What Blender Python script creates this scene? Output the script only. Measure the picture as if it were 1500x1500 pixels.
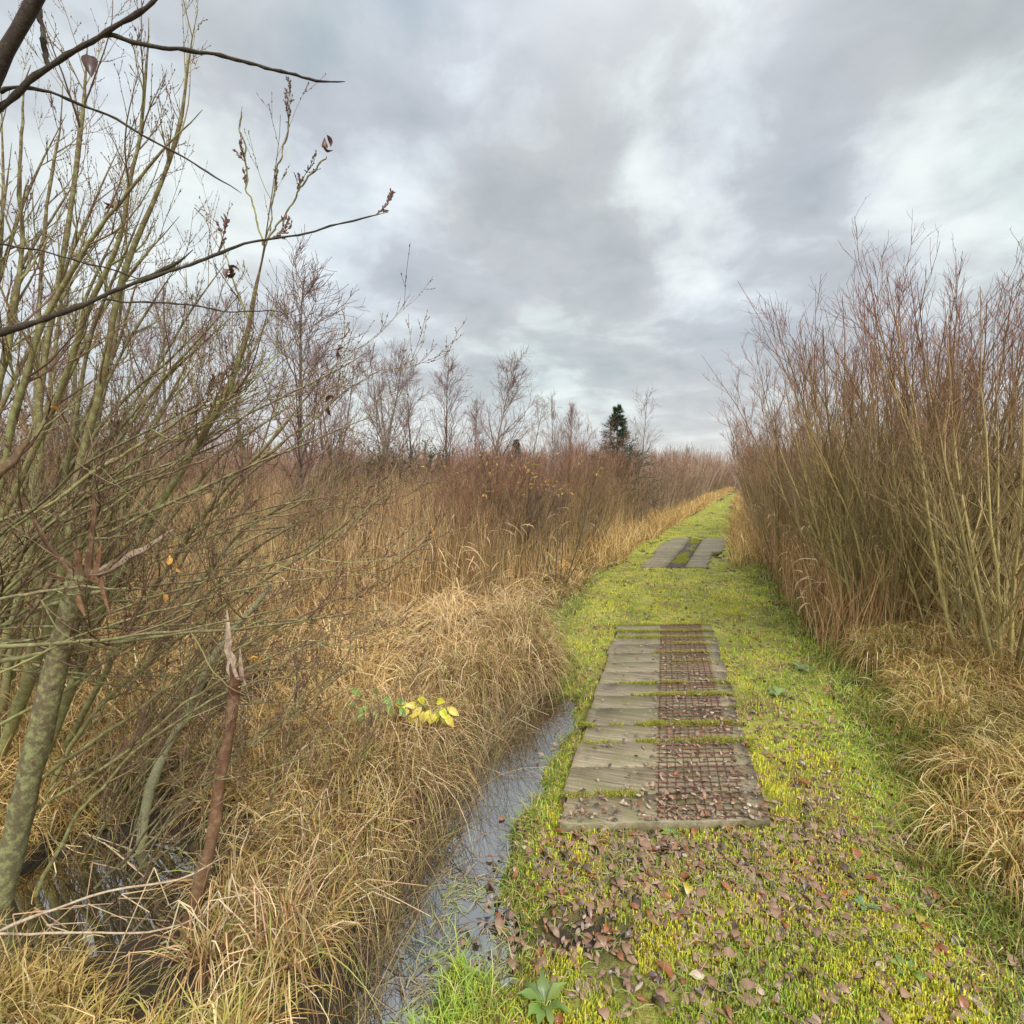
import bpy, math
import numpy as np
from mathutils import Vector

for o in list(bpy.data.objects):
    bpy.data.objects.remove(o)
scn = bpy.context.scene
COL = scn.collection
R = np.random.default_rng(11)
rad = math.radians

# ------------------------------------------------------------------ camera
CAM_H = 1.6
PITCH = rad(3.81)
cam = bpy.data.cameras.new('camera')
cam.sensor_width = 36; cam.lens = 18.0
cam.clip_start = 0.02; cam.clip_end = 3000
camo = bpy.data.objects.new('camera', cam); COL.objects.link(camo)
camo.location = (0, 0, CAM_H); camo.rotation_euler = (rad(90) - PITCH, 0, 0)
scn.camera = camo
scn.render.engine = 'CYCLES'; scn.cycles.diffuse_bounces = 2; scn.cycles.max_bounces = 6
scn.render.resolution_x = 1024; scn.render.resolution_y = 1024

def ray(px, py):
    """direction (with world y = 1) seen at a place of the 1500 px photograph"""
    u = (px - 750) / 750.0; v = (750 - py) / 750.0
    c, s = math.cos(PITCH), math.sin(PITCH)
    y = c + v * s; z = -s + v * c
    return u / y, 1.0, z / y
def at(px, py, Y):
    d = ray(px, py)
    return np.array([d[0] * Y, Y, CAM_H + d[2] * Y])
def on(px, py, z=0.0):
    d = ray(px, py); t = (z - CAM_H) / d[2]
    return np.array([d[0] * t, t, z])

# ------------------------------------------------------------------ world and sun
SUN_EL, SUN_AZ = rad(48), rad(150)      # high, behind the camera
world = bpy.data.worlds.new('World'); scn.world = world
world.use_nodes = True
nt = world.node_tree; nt.nodes.clear()
class NG:
    def __init__(s, tree): s.t = tree
    def n(s, typ, **kw):
        nd = s.t.nodes.new(typ)
        for k, v in kw.items():
            if k.startswith('i_'):
                key = k[2:]
                key = int(key) if key.isdigit() else key.replace('_', ' ')
                nd.inputs[key].default_value = v
            else: setattr(nd, k, v)
        return nd
    def l(s, a, b): s.t.links.new(a, b)
    def math(s, op, a, b=None, clamp=False):
        nd = s.n('ShaderNodeMath', operation=op, use_clamp=clamp)
        for i, x in enumerate((a, b)):
            if x is None: continue
            if isinstance(x, (int, float)): nd.inputs[i].default_value = x
            else: s.l(x, nd.inputs[i])
        return nd.outputs[0]
    def vmath(s, op, a, b=None):
        nd = s.n('ShaderNodeVectorMath', operation=op)
        for i, x in enumerate((a, b)):
            if x is None: continue
            if isinstance(x, (tuple, list)): nd.inputs[i].default_value = x
            else: s.l(x, nd.inputs[i])
        return nd
    def ramp(s, fac, stops, interp='LINEAR'):
        nd = s.n('ShaderNodeValToRGB'); cr = nd.color_ramp; cr.interpolation = interp
        while len(cr.elements) < len(stops): cr.elements.new(0.5)
        for e, (p, c) in zip(cr.elements, stops):
            e.position = p; e.color = (*c, 1) if len(c) == 3 else c
        s.l(fac, nd.inputs[0]); return nd.outputs[0]
    def mix(s, fac, a, b, blend='MIX'):
        nd = s.n('ShaderNodeMix', data_type='RGBA', blend_type=blend)
        for i, x in ((0, fac), (6, a), (7, b)):
            if isinstance(x, (int, float)): nd.inputs[i].default_value = x
            elif isinstance(x, (tuple, list)): nd.inputs[i].default_value = (*x, 1) if len(x) == 3 else x
            else: s.l(x, nd.inputs[i])
        return nd.outputs[2]
g = NG(nt)
tc = g.n('ShaderNodeTexCoord')
D = g.vmath('NORMALIZE', tc.outputs['Generated']).outputs[0]
sep = g.n('ShaderNodeSeparateXYZ'); g.l(D, sep.inputs[0])
zc = g.math('MAXIMUM', sep.outputs['Z'], 0.0)
den = g.math('ADD', zc, 0.20)
flat = g.n('ShaderNodeCombineXYZ')
g.l(g.math('DIVIDE', sep.outputs['X'], den), flat.inputs[0])
g.l(g.math('DIVIDE', sep.outputs['Y'], den), flat.inputs[1])
n_warp = g.n('ShaderNodeTexNoise', i_Scale=2.6, i_Detail=5.0, i_Roughness=0.55); g.l(D, n_warp.inputs['Vector'])
wv = g.vmath('SUBTRACT', n_warp.outputs['Color'], (0.5, 0.5, 0.5)).outputs[0]
wsc = g.n('ShaderNodeVectorMath', operation='SCALE'); g.l(wv, wsc.inputs[0]); wsc.inputs['Scale'].default_value = 0.22
n_w2 = g.n('ShaderNodeTexNoise', i_Scale=11.0, i_Detail=5.0, i_Roughness=0.6); g.l(D, n_w2.inputs['Vector'])
wv2 = g.vmath('SUBTRACT', n_w2.outputs['Color'], (0.5, 0.5, 0.5)).outputs[0]
wsc2 = g.n('ShaderNodeVectorMath', operation='SCALE'); g.l(wv2, wsc2.inputs[0]); wsc2.inputs['Scale'].default_value = 0.12
DW = g.vmath('ADD', D, g.vmath('ADD', wsc.outputs[0], wsc2.outputs[0]).outputs[0]).outputs[0]
n_big = g.n('ShaderNodeTexNoise', i_Scale=1.5, i_Detail=9.0, i_Roughness=0.52, i_Distortion=0.25)
fo = g.vmath('ADD', flat.outputs[0], (3.1, 1.7, 0.0)); g.l(fo.outputs[0], n_big.inputs['Vector'])
n_fine = g.n('ShaderNodeTexNoise', i_Scale=4.2, i_Detail=8.0, i_Roughness=0.55, i_Distortion=0.3); g.l(flat.outputs[0], n_fine.inputs['Vector'])
val = g.math('MULTIPLY', g.math('SUBTRACT', n_big.outputs['Fac'], 0.5), 0.85)
val = g.math('ADD', val, g.math('MULTIPLY', g.math('SUBTRACT', n_fine.outputs['Fac'], 0.5), .85))
val = g.math('ADD', val, 0.47)
# cloud masses: place in the photograph, radius, weight (bright +, dark -)
BLOBS = [(1390, 260, .15, .30), (1300, 170, .12, .20), (960, 250, .11, .40), (1010, 330, .10, .22), (700, 120, .13, .45), (520, 100, .10, .3), (560, 150, .22, .30),
         (590, 270, .10, .22), (1080, 120, .20, .16), (1040, 400, .07, .28), (480, 330, .20, .12), (250, 330, .3, .22), (570, 610, .16, .26), (820, 590, .12, .30),
         (610, 30, .24, -1.0), (400, 60, .18, -.5), (1190, 200, .11, -.30), (1170, 290, .13, -.20), (840, 360, .15, -.14), (700, 430, .16, -.10),
         (900, 470, .20, -.16), (1110, 460, .16, -.10), (950, 90, .14, -.13), (1000, 560, .14, -.10), (1450, 60, .12, -.12)]
for (px, py, r_, w_) in BLOBS:
    w_ = w_ * (.62 if w_ < 0 else .9); r_ = r_ * .92
    d = Vector(ray(px, py)).normalized()
    dist = g.vmath('DISTANCE', DW, tuple(d)).outputs['Value']
    f = g.math('SUBTRACT', 1.0, g.math('DIVIDE', dist, r_ * 1.25), clamp=True)
    f = g.math('MULTIPLY', g.math('MULTIPLY', f, f), g.math('SUBTRACT', 3.0, g.math('MULTIPLY', f, 2.0)))
    val = g.math('ADD', val, g.math('MULTIPLY', f, w_))
cc = g.ramp(val, [(0.0, (.180, .208, .218)), (0.25, (.232, .248, .256)), (0.46, (.274, .286, .294)), (0.60, (.335, .358, .362)), (0.78, (.405, .43, .425)), (1.0, (.465, .485, .468))])
# faint blue where the deck thins, faint mauve elsewhere
n_tint = g.n('ShaderNodeTexNoise', i_Scale=2.1, i_Detail=3.0); g.l(D, n_tint.inputs['Vector'])
tint = g.ramp(n_tint.outputs['Fac'], [(0.35, (.955, 1.0, .985)), (0.5, (1.0, 1.0, 1.0)), (0.65, (.965, .985, 1.04))])
cc = g.mix(1.0, cc, tint, 'MULTIPLY')
# pale warm band low over the trees
hz = g.math('SUBTRACT', 1.0, g.math('MULTIPLY', zc, 5.0), clamp=True)
cc = g.mix(g.math('MULTIPLY', hz, 0.5), cc, (.385, .362, .352))
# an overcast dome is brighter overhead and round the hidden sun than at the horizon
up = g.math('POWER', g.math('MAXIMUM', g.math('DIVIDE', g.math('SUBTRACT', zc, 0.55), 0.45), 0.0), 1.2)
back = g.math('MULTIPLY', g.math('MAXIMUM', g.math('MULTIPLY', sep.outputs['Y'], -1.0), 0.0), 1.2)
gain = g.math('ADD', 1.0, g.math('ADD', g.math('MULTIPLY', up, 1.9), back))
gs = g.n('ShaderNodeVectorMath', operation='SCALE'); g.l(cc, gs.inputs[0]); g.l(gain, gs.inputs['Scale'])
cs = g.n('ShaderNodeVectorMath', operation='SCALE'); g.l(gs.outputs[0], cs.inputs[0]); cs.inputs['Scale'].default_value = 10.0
sky = g.n('ShaderNodeTexSky', sky_type='NISHITA'); sky.sun_disc = False
sky.sun_elevation = SUN_EL; sky.sun_rotation = SUN_AZ
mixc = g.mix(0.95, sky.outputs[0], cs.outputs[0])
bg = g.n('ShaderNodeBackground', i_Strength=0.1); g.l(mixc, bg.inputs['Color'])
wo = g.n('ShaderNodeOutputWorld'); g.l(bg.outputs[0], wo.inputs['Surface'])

sun = bpy.data.lights.new('sun', 'SUN'); sun.energy = 1.5; sun.angle = rad(11); sun.color = (1, .955, .89)
suno = bpy.data.objects.new('sun', sun); COL.objects.link(suno)
sd = Vector((math.sin(SUN_AZ) * math.cos(SUN_EL), math.cos(SUN_AZ) * math.cos(SUN_EL), math.sin(SUN_EL)))
suno.rotation_euler = sd.to_track_quat('Z', 'Y').to_euler()
scn.view_settings.view_transform = 'Standard'; scn.view_settings.look = 'None'
scn.view_settings.exposure = 1.12; scn.view_settings.gamma = 1.0

# ------------------------------------------------------------------ helpers
def tag(o, label=None, cat=None, group=None, kind=None):
    if label: o['label'] = label
    if cat: o['category'] = cat
    if group: o['group'] = group
    if kind: o['kind'] = kind
    return o
def empty(name, loc, rz=0):
    o = bpy.data.objects.new(name, None); COL.objects.link(o)
    o.location = tuple(float(c) for c in loc); o.rotation_euler = (0, 0, rz); o.empty_display_size = .1
    return o
def vnoise(x, y, s=1.0, seed=0):
    x = np.asarray(x, float) * s + seed * 17.31; y = np.asarray(y, float) * s - seed * 9.17
    xi = np.floor(x).astype(np.int64); yi = np.floor(y).astype(np.int64)
    fx = x - xi; fy = y - yi; fx = fx * fx * (3 - 2 * fx); fy = fy * fy * (3 - 2 * fy)
    def hsh(a, b):
        h = (a * 374761393 + b * 668265263) & 0x7fffffff
        h = ((h ^ (h >> 13)) * 1274126177) & 0x7fffffff
        return ((h ^ (h >> 16)) & 0xffff) / 65535.0
    a = hsh(xi, yi); b = hsh(xi + 1, yi); c = hsh(xi, yi + 1); d = hsh(xi + 1, yi + 1)
    return (a * (1 - fx) + b * fx) * (1 - fy) + (c * (1 - fx) + d * fx) * fy - 0.5
def fbm(x, y, s, o=4, seed=0):
    r = 0; a = 1
    for i in range(o):
        r = r + a * vnoise(x, y, s * 2 ** i, seed + i); a *= .5
    return r
def sstep(a, b, x):
    t = np.clip((x - a) / (b - a), 0, 1); return t * t * (3 - 2 * t)

# the path's two edges and the ditch, along world y
PY = [-6, 0, 1.5, 2.0, 2.33, 3.0, 3.6, 4.3, 5.0, 5.6, 8, 12, 17.1, 24, 34, 54, 90]
PL = [-2.4, -.6, -.12, -.06, .02, .14, .34, .48, .40, .62, 1.35, 2.95, 5.36, 8.6, 13.4, 22.9, 40]
PR = [-1, 1.0, 1.60, 1.66, 1.74, 2.0, 2.2, 2.42, 2.62, 2.86, 3.75, 5.25, 7.57, 10.6, 15.0, 24.3, 41]
DY = [-2, .8, 1.5, 1.85, 2.35, 2.75, 3.15, 3.7, 4.3]
DX = [-.9, -.7, -.40, -.34, -.24, -.08, .02, .23, .40]
DW_ = [.13, .14, .16, .17, .21, .27, .25, .20, .12]
eL = lambda y: np.interp(y, PY, PL)
eR = lambda y: np.interp(y, PY, PR)
WATER_Z = -0.11
def ditch(x, y):
    c = np.interp(y, DY, DX) + .04 * fbm(y, y * 0 + 3, 3, 2, 5) + .09 * fbm(x, y, 5, 3, 6); w = np.interp(y, DY, DW_) * (1 + .5 * fbm(y, y * 0, 2.5, 3, 8))
    return np.exp(-(np.abs(x - c) / (w * 1.32)) ** 4) * (1 - sstep(3.8, 4.45, y + .5 * fbm(x, y, 4, 2, 9)))
def height(x, y, fine=True):
    x = np.asarray(x, float); y = np.asarray(y, float)
    L = eL(y); Rr = eR(y)
    left = sstep(0, .9, L - x); right = sstep(0, .9, x - Rr)
    h = .012 * fbm(x, y, 2.2, 3, 1)
    if fine: h = h + .016 * fbm(x, y, 14, 3, 2)
    h = h + left * (.03 + .16 * fbm(x, y, .9, 3, 3)) + right * (.10 + .14 * fbm(x, y, 1.1, 3, 4))
    h = h + .26 * np.exp(-(((x + .75) / .9) ** 2 + ((y - 5.4) / 1.1) ** 2))
    h = h + .14 * np.exp(-(((x - .22) / .28) ** 2 + ((y - 5.2) / .5) ** 2)) * 1.0
    h = h - .24 * ditch(x, y)
    h = h - .13 * np.exp(-(((x + .06) / .15) ** 2 + ((y - 1.74) / .24) ** 2)) * (1 + .9 * fbm(x, y, 7, 2, 12))
    h = h - .34 * np.exp(-(((x + 1.75) / .62) ** 2 + ((y - 1.95) / .45) ** 2))
    h = h - .09 * np.exp(-(((x - 4.30) / .16) ** 2 + ((y - 10.6) / .75) ** 2))
    h = h - .05 * np.exp(-(((x + .10) / .16) ** 2 + ((y - 1.95) / .18) ** 2)) - .03 * np.exp(-(((x - .24) / .22) ** 2 + ((y - 1.72) / .13) ** 2))
    # the bed under the first boardwalk is flat
    return h

def mesh_obj(name, verts, quads, mat, parent=None, col=None, smooth=True, link=True):
    verts = np.asarray(verts, np.float32).reshape(-1, 3); quads = np.asarray(quads, np.int32)
    me = bpy.data.meshes.new(name)
    me.vertices.add(len(verts)); me.vertices.foreach_set('co', verts.ravel())
    k = quads.shape[1]
    me.loops.add(quads.size); me.loops.foreach_set('vertex_index', quads.ravel())
    me.polygons.add(len(quads)); me.polygons.foreach_set('loop_start', np.arange(0, quads.size, k, dtype=np.int32))
    me.polygons.foreach_set('loop_total', np.full(len(quads), k, np.int32))
    if smooth: me.polygons.foreach_set('use_smooth', np.ones(len(quads), bool))
    if col is not None:
        a = me.attributes.new('col', 'FLOAT_COLOR', 'POINT')
        c4 = np.ones((len(verts), 4), np.float32); c4[:, :3] = np.asarray(col).reshape(-1, 3)
        a.data.foreach_set('color', c4.ravel())
    me.update(calc_edges=True)
    me.materials.append(mat)
    o = bpy.data.objects.new(name, me)
    if link: COL.objects.link(o)
    if parent: o.parent = parent
    return o
class Acc:
    """collects geometry of equal face size into one mesh"""
    def __init__(s): s.v = []; s.f = []; s.c = []; s.n = 0
    def add(s, v, f, c):
        v = np.asarray(v).reshape(-1, 3)
        s.v.append(v); s.f.append(np.asarray(f) + s.n); s.c.append(np.broadcast_to(np.asarray(c).reshape(-1, 3), v.shape) if np.asarray(c).size == 3 else np.asarray(c).reshape(-1, 3)); s.n += len(v)
    def obj(s, name, mat, parent=None, smooth=True):
        return mesh_obj(name, np.concatenate(s.v), np.concatenate(s.f), mat, parent, np.concatenate(s.c), smooth)
def nrm(a): return a / np.maximum(np.linalg.norm(a, axis=-1, keepdims=True), 1e-9)
def grow(st, dr, L, n, up=0.0, wob=.1, rng=R, grav=None, kink=0):
    M = len(st); P = np.zeros((M, n, 3)); P[:, 0] = st; d = nrm(np.array(dr, float))
    step = (np.asarray(L) / (n - 1)).reshape(-1, 1) * np.ones((M, 1))
    up = np.broadcast_to(np.asarray(up, float), (M,))
    kn = rng.integers(2, max(n - 1, 3), M) if kink else None; kk = rng.random(M) < kink if kink else None
    for i in range(1, n):
        if kink:
            w_ = (kn == i) & kk; d[w_] += rng.normal(0, .9, (int(w_.sum()), 3)) * (1, 1, .8)
        d = d + rng.normal(0, wob, (M, 3)); d[:, 2] += up / (n - 1)
        if grav is not None: d[:, 2] -= grav * i / (n - 1)
        d = nrm(d); P[:, i] = P[:, i - 1] + d * step
    return P
def tubes(P, rd, sides=3, closed=True):
    M, n, _ = P.shape
    T = np.zeros_like(P); T[:, 1:-1] = P[:, 2:] - P[:, :-2]; T[:, 0] = P[:, 1] - P[:, 0]; T[:, -1] = P[:, -1] - P[:, -2]
    T = nrm(T); mean = nrm(T.mean(1)); ref = np.where(np.abs(mean[:, 2:3]) > .85, np.array([[1., 0, 0]]), np.array([[0, 0, 1.]]))
    A = nrm(np.cross(T, ref[:, None, :])); B = np.cross(T, A)
    th = np.arange(sides) * 2 * np.pi / sides
    V = P[:, :, None, :] + rd[:, :, None, None] * (A[:, :, None, :] * np.cos(th)[None, None, :, None] + B[:, :, None, :] * np.sin(th)[None, None, :, None])
    idx = np.arange(M * n * sides).reshape(M, n, sides)
    a = idx[:, :-1]; b = idx[:, 1:]
    F = np.stack([a, np.roll(a, -1, 2), np.roll(b, -1, 2), b], -1).reshape(-1, 4)
    return V.reshape(-1, 3), F
def ribbons(P, W, side=None, rng=R):
    """P (M,n,3), W (M,n) full widths"""
    M, n, _ = P.shape
    if side is None:
        a = rng.uniform(0, 2 * np.pi, M); side = np.stack([np.cos(a), np.sin(a), np.zeros(M)], -1)
    T = nrm(P[:, -1] - P[:, 0]); side = nrm(side - (side * T).sum(-1, keepdims=True) * T)
    V = np.stack([P - side[:, None] * W[:, :, None] / 2, P + side[:, None] * W[:, :, None] / 2], 2)
    idx = np.arange(M * n * 2).reshape(M, n, 2)
    F = np.stack([idx[:, :-1, 0], idx[:, :-1, 1], idx[:, 1:, 1], idx[:, 1:, 0]], -1).reshape(-1, 4)
    return V.reshape(-1, 3), F
def spawn(P, rd, per, t0, t1, ang, rng=R, rfac=.6):
    """child starts, directions, radii and the place t along the parent"""
    M, n, _ = P.shape
    pi = np.repeat(np.arange(M), per); t = rng.uniform(t0, t1, M * per)
    f = t * (n - 1); i = np.minimum(f.astype(int), n - 2); fr = (f - i)[:, None]
    st = P[pi, i] * (1 - fr) + P[pi, i + 1] * fr
    T = nrm(P[pi, i + 1] - P[pi, i]); rr = rd[pi, i] * (1 - fr[:, 0]) + rd[pi, i + 1] * fr[:, 0]
    q = nrm(np.cross(T, rng.normal(0, 1, T.shape)))
    an = rng.normal(ang, .16, len(T))[:, None]
    return st, T * np.cos(an) + q * np.sin(an), rr * rfac, t, pi

# ------------------------------------------------------------------ materials
def new_mat(name):
    m = bpy.data.materials.new(name); m.use_nodes = True; m.node_tree.nodes.clear()
    return m, NG(m.node_tree)
def blade_mat(name, transl=.16, rough=.55, gloss=.015):
    m, q = new_mat(name)
    at_ = q.n('ShaderNodeAttribute', attribute_name='col')
    d = q.n('ShaderNodeBsdfDiffuse'); t = q.n('ShaderNodeBsdfTranslucent'); gl = q.n('ShaderNodeBsdfGlossy', i_Roughness=rough)
    q.l(at_.outputs['Color'], d.inputs[0]); q.l(at_.outputs['Color'], t.inputs[0]); gl.inputs[0].default_value = (.8, .8, .8, 1)
    mx = q.n('ShaderNodeMixShader', i_0=transl); q.l(d.outputs[0], mx.inputs[1]); q.l(t.outputs[0], mx.inputs[2])
    m2 = q.n('ShaderNodeMixShader', i_0=gloss); q.l(mx.outputs[0], m2.inputs[1]); q.l(gl.outputs[0], m2.inputs[2])
    o = q.n('ShaderNodeOutputMaterial'); q.l(m2.outputs[0], o.inputs[0])
    return m
M_DRY = blade_mat('dry_grass_blades'); M_GREEN = blade_mat('green_blades', .25); M_REED = blade_mat('reed', .15)
M_LEAF = blade_mat('dead_leaf', .15, .4, .07); M_FRESH = blade_mat('fresh_leaf', .45, .4, .05); M_NEEDLE = blade_mat('needles', .1)
M_TWIG = blade_mat('twig', 0.0, .5, .04)
def bark_mat(name, lichen=(.36, .36, .17), amt=.5, scale=30):
    m, q = new_mat(name)
    at_ = q.n('ShaderNodeAttribute', attribute_name='col'); tc_ = q.n('ShaderNodeTexCoord')
    n1 = q.n('ShaderNodeTexNoise', i_Scale=scale, i_Detail=5.0, i_Roughness=.65); q.l(tc_.outputs['Object'], n1.inputs['Vector'])
    n2 = q.n('ShaderNodeTexNoise', i_Scale=scale * 5, i_Detail=4.0, i_Roughness=.7); q.l(tc_.outputs['Object'], n2.inputs['Vector'])
    f = q.ramp(n1.outputs['Fac'], [(.45, (0, 0, 0)), (.62, (amt, amt, amt))])
    c = q.mix(f, at_.outputs['Color'], lichen)
    c = q.mix(1.0, c, q.ramp(n2.outputs['Fac'], [(.3, (.65, .63, .6)), (.7, (1.25, 1.25, 1.25))]), 'MULTIPLY')
    p = q.n('ShaderNodeBsdfPrincipled', i_Roughness=.8); q.l(c, p.inputs['Base Color'])
    p.inputs['Specular IOR Level'].default_value = .25
    b = q.n('ShaderNodeBump', i_Strength=.5, i_Distance=.004); q.l(n2.outputs['Fac'], b.inputs['Height']); q.l(b.outputs[0], p.inputs['Normal'])
    o = q.n('ShaderNodeOutputMaterial'); q.l(p.outputs[0], o.inputs[0])
    return m
M_BARK = bark_mat('willow_bark', (.38, .40, .17), .7, 38); M_BARK2 = bark_mat('shrub_bark', (.26, .24, .13), .4, 14)
M_BROKEN = bark_mat('broken_bark', (.30, .20, .11), .7, 34)
M_DARK = bark_mat('silhouette_bark', (.11, .11, .06), .4, 40)
M_TORN = bark_mat('torn_wood', (.30, .19, .13), .8, 50)

def ground_mat():
    m, q = new_mat('darkened_peaty_ground')
    geo = q.n('ShaderNodeNewGeometry')
    n1 = q.n('ShaderNodeTexNoise', i_Scale=3.0, i_Detail=7.0, i_Roughness=.65); q.l(geo.outputs['Position'], n1.inputs['Vector'])
    n2 = q.n('ShaderNodeTexNoise', i_Scale=45.0, i_Detail=5.0, i_Roughness=.7); q.l(geo.outputs['Position'], n2.inputs['Vector'])
    c = q.ramp(n1.outputs['Fac'], [(.3, (.022, .016, .010)), (.5, (.045, .032, .018)), (.7, (.085, .06, .032))])  # earth browns deepened in colour so gaps between blades read as shaded
    c = q.mix(1.0, c, q.ramp(n2.outputs['Fac'], [(.3, (.5, .5, .5)), (.7, (1.5, 1.45, 1.3))]), 'MULTIPLY')
    p = q.n('ShaderNodeBsdfPrincipled', i_Roughness=.85); q.l(c, p.inputs['Base Color'])
    b = q.n('ShaderNodeBump', i_Strength=.8, i_Distance=.02); q.l(n2.outputs['Fac'], b.inputs['Height']); q.l(b.outputs[0], p.inputs['Normal'])
    o = q.n('ShaderNodeOutputMaterial'); q.l(p.outputs[0], o.inputs[0]); return m
def moss_mat(name='mossy_turf', yellow=.5):
    m, q = new_mat(name)
    geo = q.n('ShaderNodeNewGeometry')
    n1 = q.n('ShaderNodeTexNoise', i_Scale=2.4, i_Detail=6.0, i_Roughness=.65); q.l(geo.outputs['Position'], n1.inputs['Vector'])
    n3 = q.n('ShaderNodeTexNoise', i_Scale=11.0, i_Detail=4.0, i_Roughness=.6); q.l(geo.outputs['Position'], n3.inputs['Vector'])
    n2 = q.n('ShaderNodeTexNoise', i_Scale=120.0, i_Detail=4.0, i_Roughness=.7); q.l(geo.outputs['Position'], n2.inputs['Vector'])
    c = q.ramp(n1.outputs['Fac'], [(.3, (.12, .13, .035)), (.5, (.32, .33, .07)), (.7, (.46, .44, .10))])
    c = q.mix(q.ramp(n3.outputs['Fac'], [(.50, (0, 0, 0)), (.68, (.75, .75, .75))]), c, (.26, .18, .09))
    c = q.mix(1.0, c, q.ramp(n2.outputs['Fac'], [(.3, (.5, .5, .4)), (.7, (1.35, 1.35, 1.2))]), 'MULTIPLY')
    # bare muddy spot where the turf is trodden through
    mud = q.vmath('DISTANCE', q.vmath('MULTIPLY', geo.outputs['Position'], (1, 1.6, 0)).outputs[0], (.24, 1.72 * 1.6, 0)).outputs['Value']
    mud = q.math('ADD', mud, q.math('MULTIPLY', q.math('SUBTRACT', n3.outputs['Fac'], .5), .35))
    c = q.mix(q.ramp(mud, [(.08, (1, 1, 1)), (.26, (0, 0, 0))]), c, (.075, .052, .036))
    p = q.n('ShaderNodeBsdfPrincipled', i_Roughness=.8); q.l(c, p.inputs['Base Color']); p.inputs['Specular IOR Level'].default_value = .2
    b = q.n('ShaderNodeBump', i_Strength=1.0, i_Distance=.012); q.l(n2.outputs['Fac'], b.inputs['Height']); q.l(b.outputs[0], p.inputs['Normal'])
    o = q.n('ShaderNodeOutputMaterial'); q.l(p.outputs[0], o.inputs[0]); return m
M_GROUND = ground_mat(); M_MOSS = moss_mat()
def water_mat():
    m, q = new_mat('ditch_water')
    geo = q.n('ShaderNodeNewGeometry')
    n = q.n('ShaderNodeTexNoise', i_Scale=7.0, i_Detail=2.0); q.l(geo.outputs['Position'], n.inputs['Vector'])
    d = q.n('ShaderNodeBsdfDiffuse'); d.inputs[0].default_value = (.018, .015, .010, 1)
    gl = q.n('ShaderNodeBsdfGlossy', i_Roughness=.02); gl.inputs[0].default_value = (.93, .92, .90, 1)
    b = q.n('ShaderNodeBump', i_Strength=.05, i_Distance=.01); q.l(n.outputs['Fac'], b.inputs['Height']); q.l(b.outputs[0], gl.inputs['Normal'])
    fr = q.n('ShaderNodeFresnel', i_IOR=2.1); p = q.n('ShaderNodeMixShader'); q.l(q.math('ADD', q.math('MULTIPLY', fr.outputs[0], .8), .36, True), p.inputs[0]); q.l(d.outputs[0], p.inputs[1]); q.l(gl.outputs[0], p.inputs[2])
    o = q.n('ShaderNodeOutputMaterial'); q.l(p.outputs[0], o.inputs[0]); return m
M_WATER = water_mat()
def wood_mat():
    m, q = new_mat('weathered_planks')
    tc_ = q.n('ShaderNodeTexCoord'); oi = q.n('ShaderNodeObjectInfo')
    geo = q.n('ShaderNodeNewGeometry')
    off = q.n('ShaderNodeCombineXYZ'); q.l(q.math('MULTIPLY', oi.outputs['Random'], 30), off.inputs[1])
    pos = q.vmath('ADD', tc_.outputs['Object'], off.outputs[0]).outputs[0]
    gr = q.n('ShaderNodeTexNoise', i_Scale=9.0, i_Detail=6.0, i_Roughness=.65)
    q.l(q.vmath('MULTIPLY', pos, (.35, 9, 3)).outputs[0], gr.inputs['Vector'])
    st = q.n('ShaderNodeTexNoise', i_Scale=5.0, i_Detail=5.0, i_Roughness=.6); q.l(pos, st.inputs['Vector'])
    sp = q.n('ShaderNodeTexNoise', i_Scale=70.0, i_Detail=3.0); q.l(pos, sp.inputs['Vector'])
    c = q.ramp(gr.outputs['Fac'], [(.3, (.09, .068, .038)), (.5, (.20, .158, .098)), (.72, (.35, .28, .18))])
    tone = q.math('ADD', .8, q.math('MULTIPLY', oi.outputs['Random'], .4))
    ts = q.n('ShaderNodeVectorMath', operation='SCALE'); q.l(c, ts.inputs[0]); q.l(tone, ts.inputs['Scale'])
    c = q.mix(q.ramp(st.outputs['Fac'], [(.42, (0, 0, 0)), (.68, (.75, .75, .75))]), ts.outputs[0], (.15, .14, .05))
    c = q.mix(q.ramp(st.outputs['Fac'], [(.28, (.6, .6, .6)), (.42, (0, 0, 0))]), c, (.07, .055, .04))
    c = q.mix(q.ramp(sp.outputs['Fac'], [(.62, (0, 0, 0)), (.72, (.5, .5, .5))]), c, (.42, .36, .27))
    p = q.n('ShaderNodeBsdfPrincipled', i_Roughness=.5); q.l(c, p.inputs['Base Color'])
    b = q.n('ShaderNodeBump', i_Strength=.9, i_Distance=.004); q.l(gr.outputs['Fac'], b.inputs['Height']); q.l(b.outputs[0], p.inputs['Normal'])
    o = q.n('ShaderNodeOutputMaterial'); q.l(p.outputs[0], o.inputs[0]); return m
M_WOOD = wood_mat()
def plain(name, c, rough=.6, metal=0, nscale=60):
    m, q = new_mat(name); tc_ = q.n('ShaderNodeTexCoord')
    n = q.n('ShaderNodeTexNoise', i_Scale=nscale, i_Detail=4.0); q.l(tc_.outputs['Object'], n.inputs['Vector'])
    cc_ = q.mix(1.0, c, q.ramp(n.outputs['Fac'], [(.3, (.5, .5, .5)), (.7, (1.5, 1.4, 1.3))]), 'MULTIPLY')
    p = q.n('ShaderNodeBsdfPrincipled', i_Roughness=rough, i_Metallic=metal); q.l(cc_, p.inputs['Base Color'])
    o = q.n('ShaderNodeOutputMaterial'); q.l(p.outputs[0], o.inputs[0]); return m
M_WIRE = plain('rusty_wire', (.15, .065, .04), .65, .3); M_TAR = plain('dark_mat', (.06, .05, .04), .8)

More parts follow.
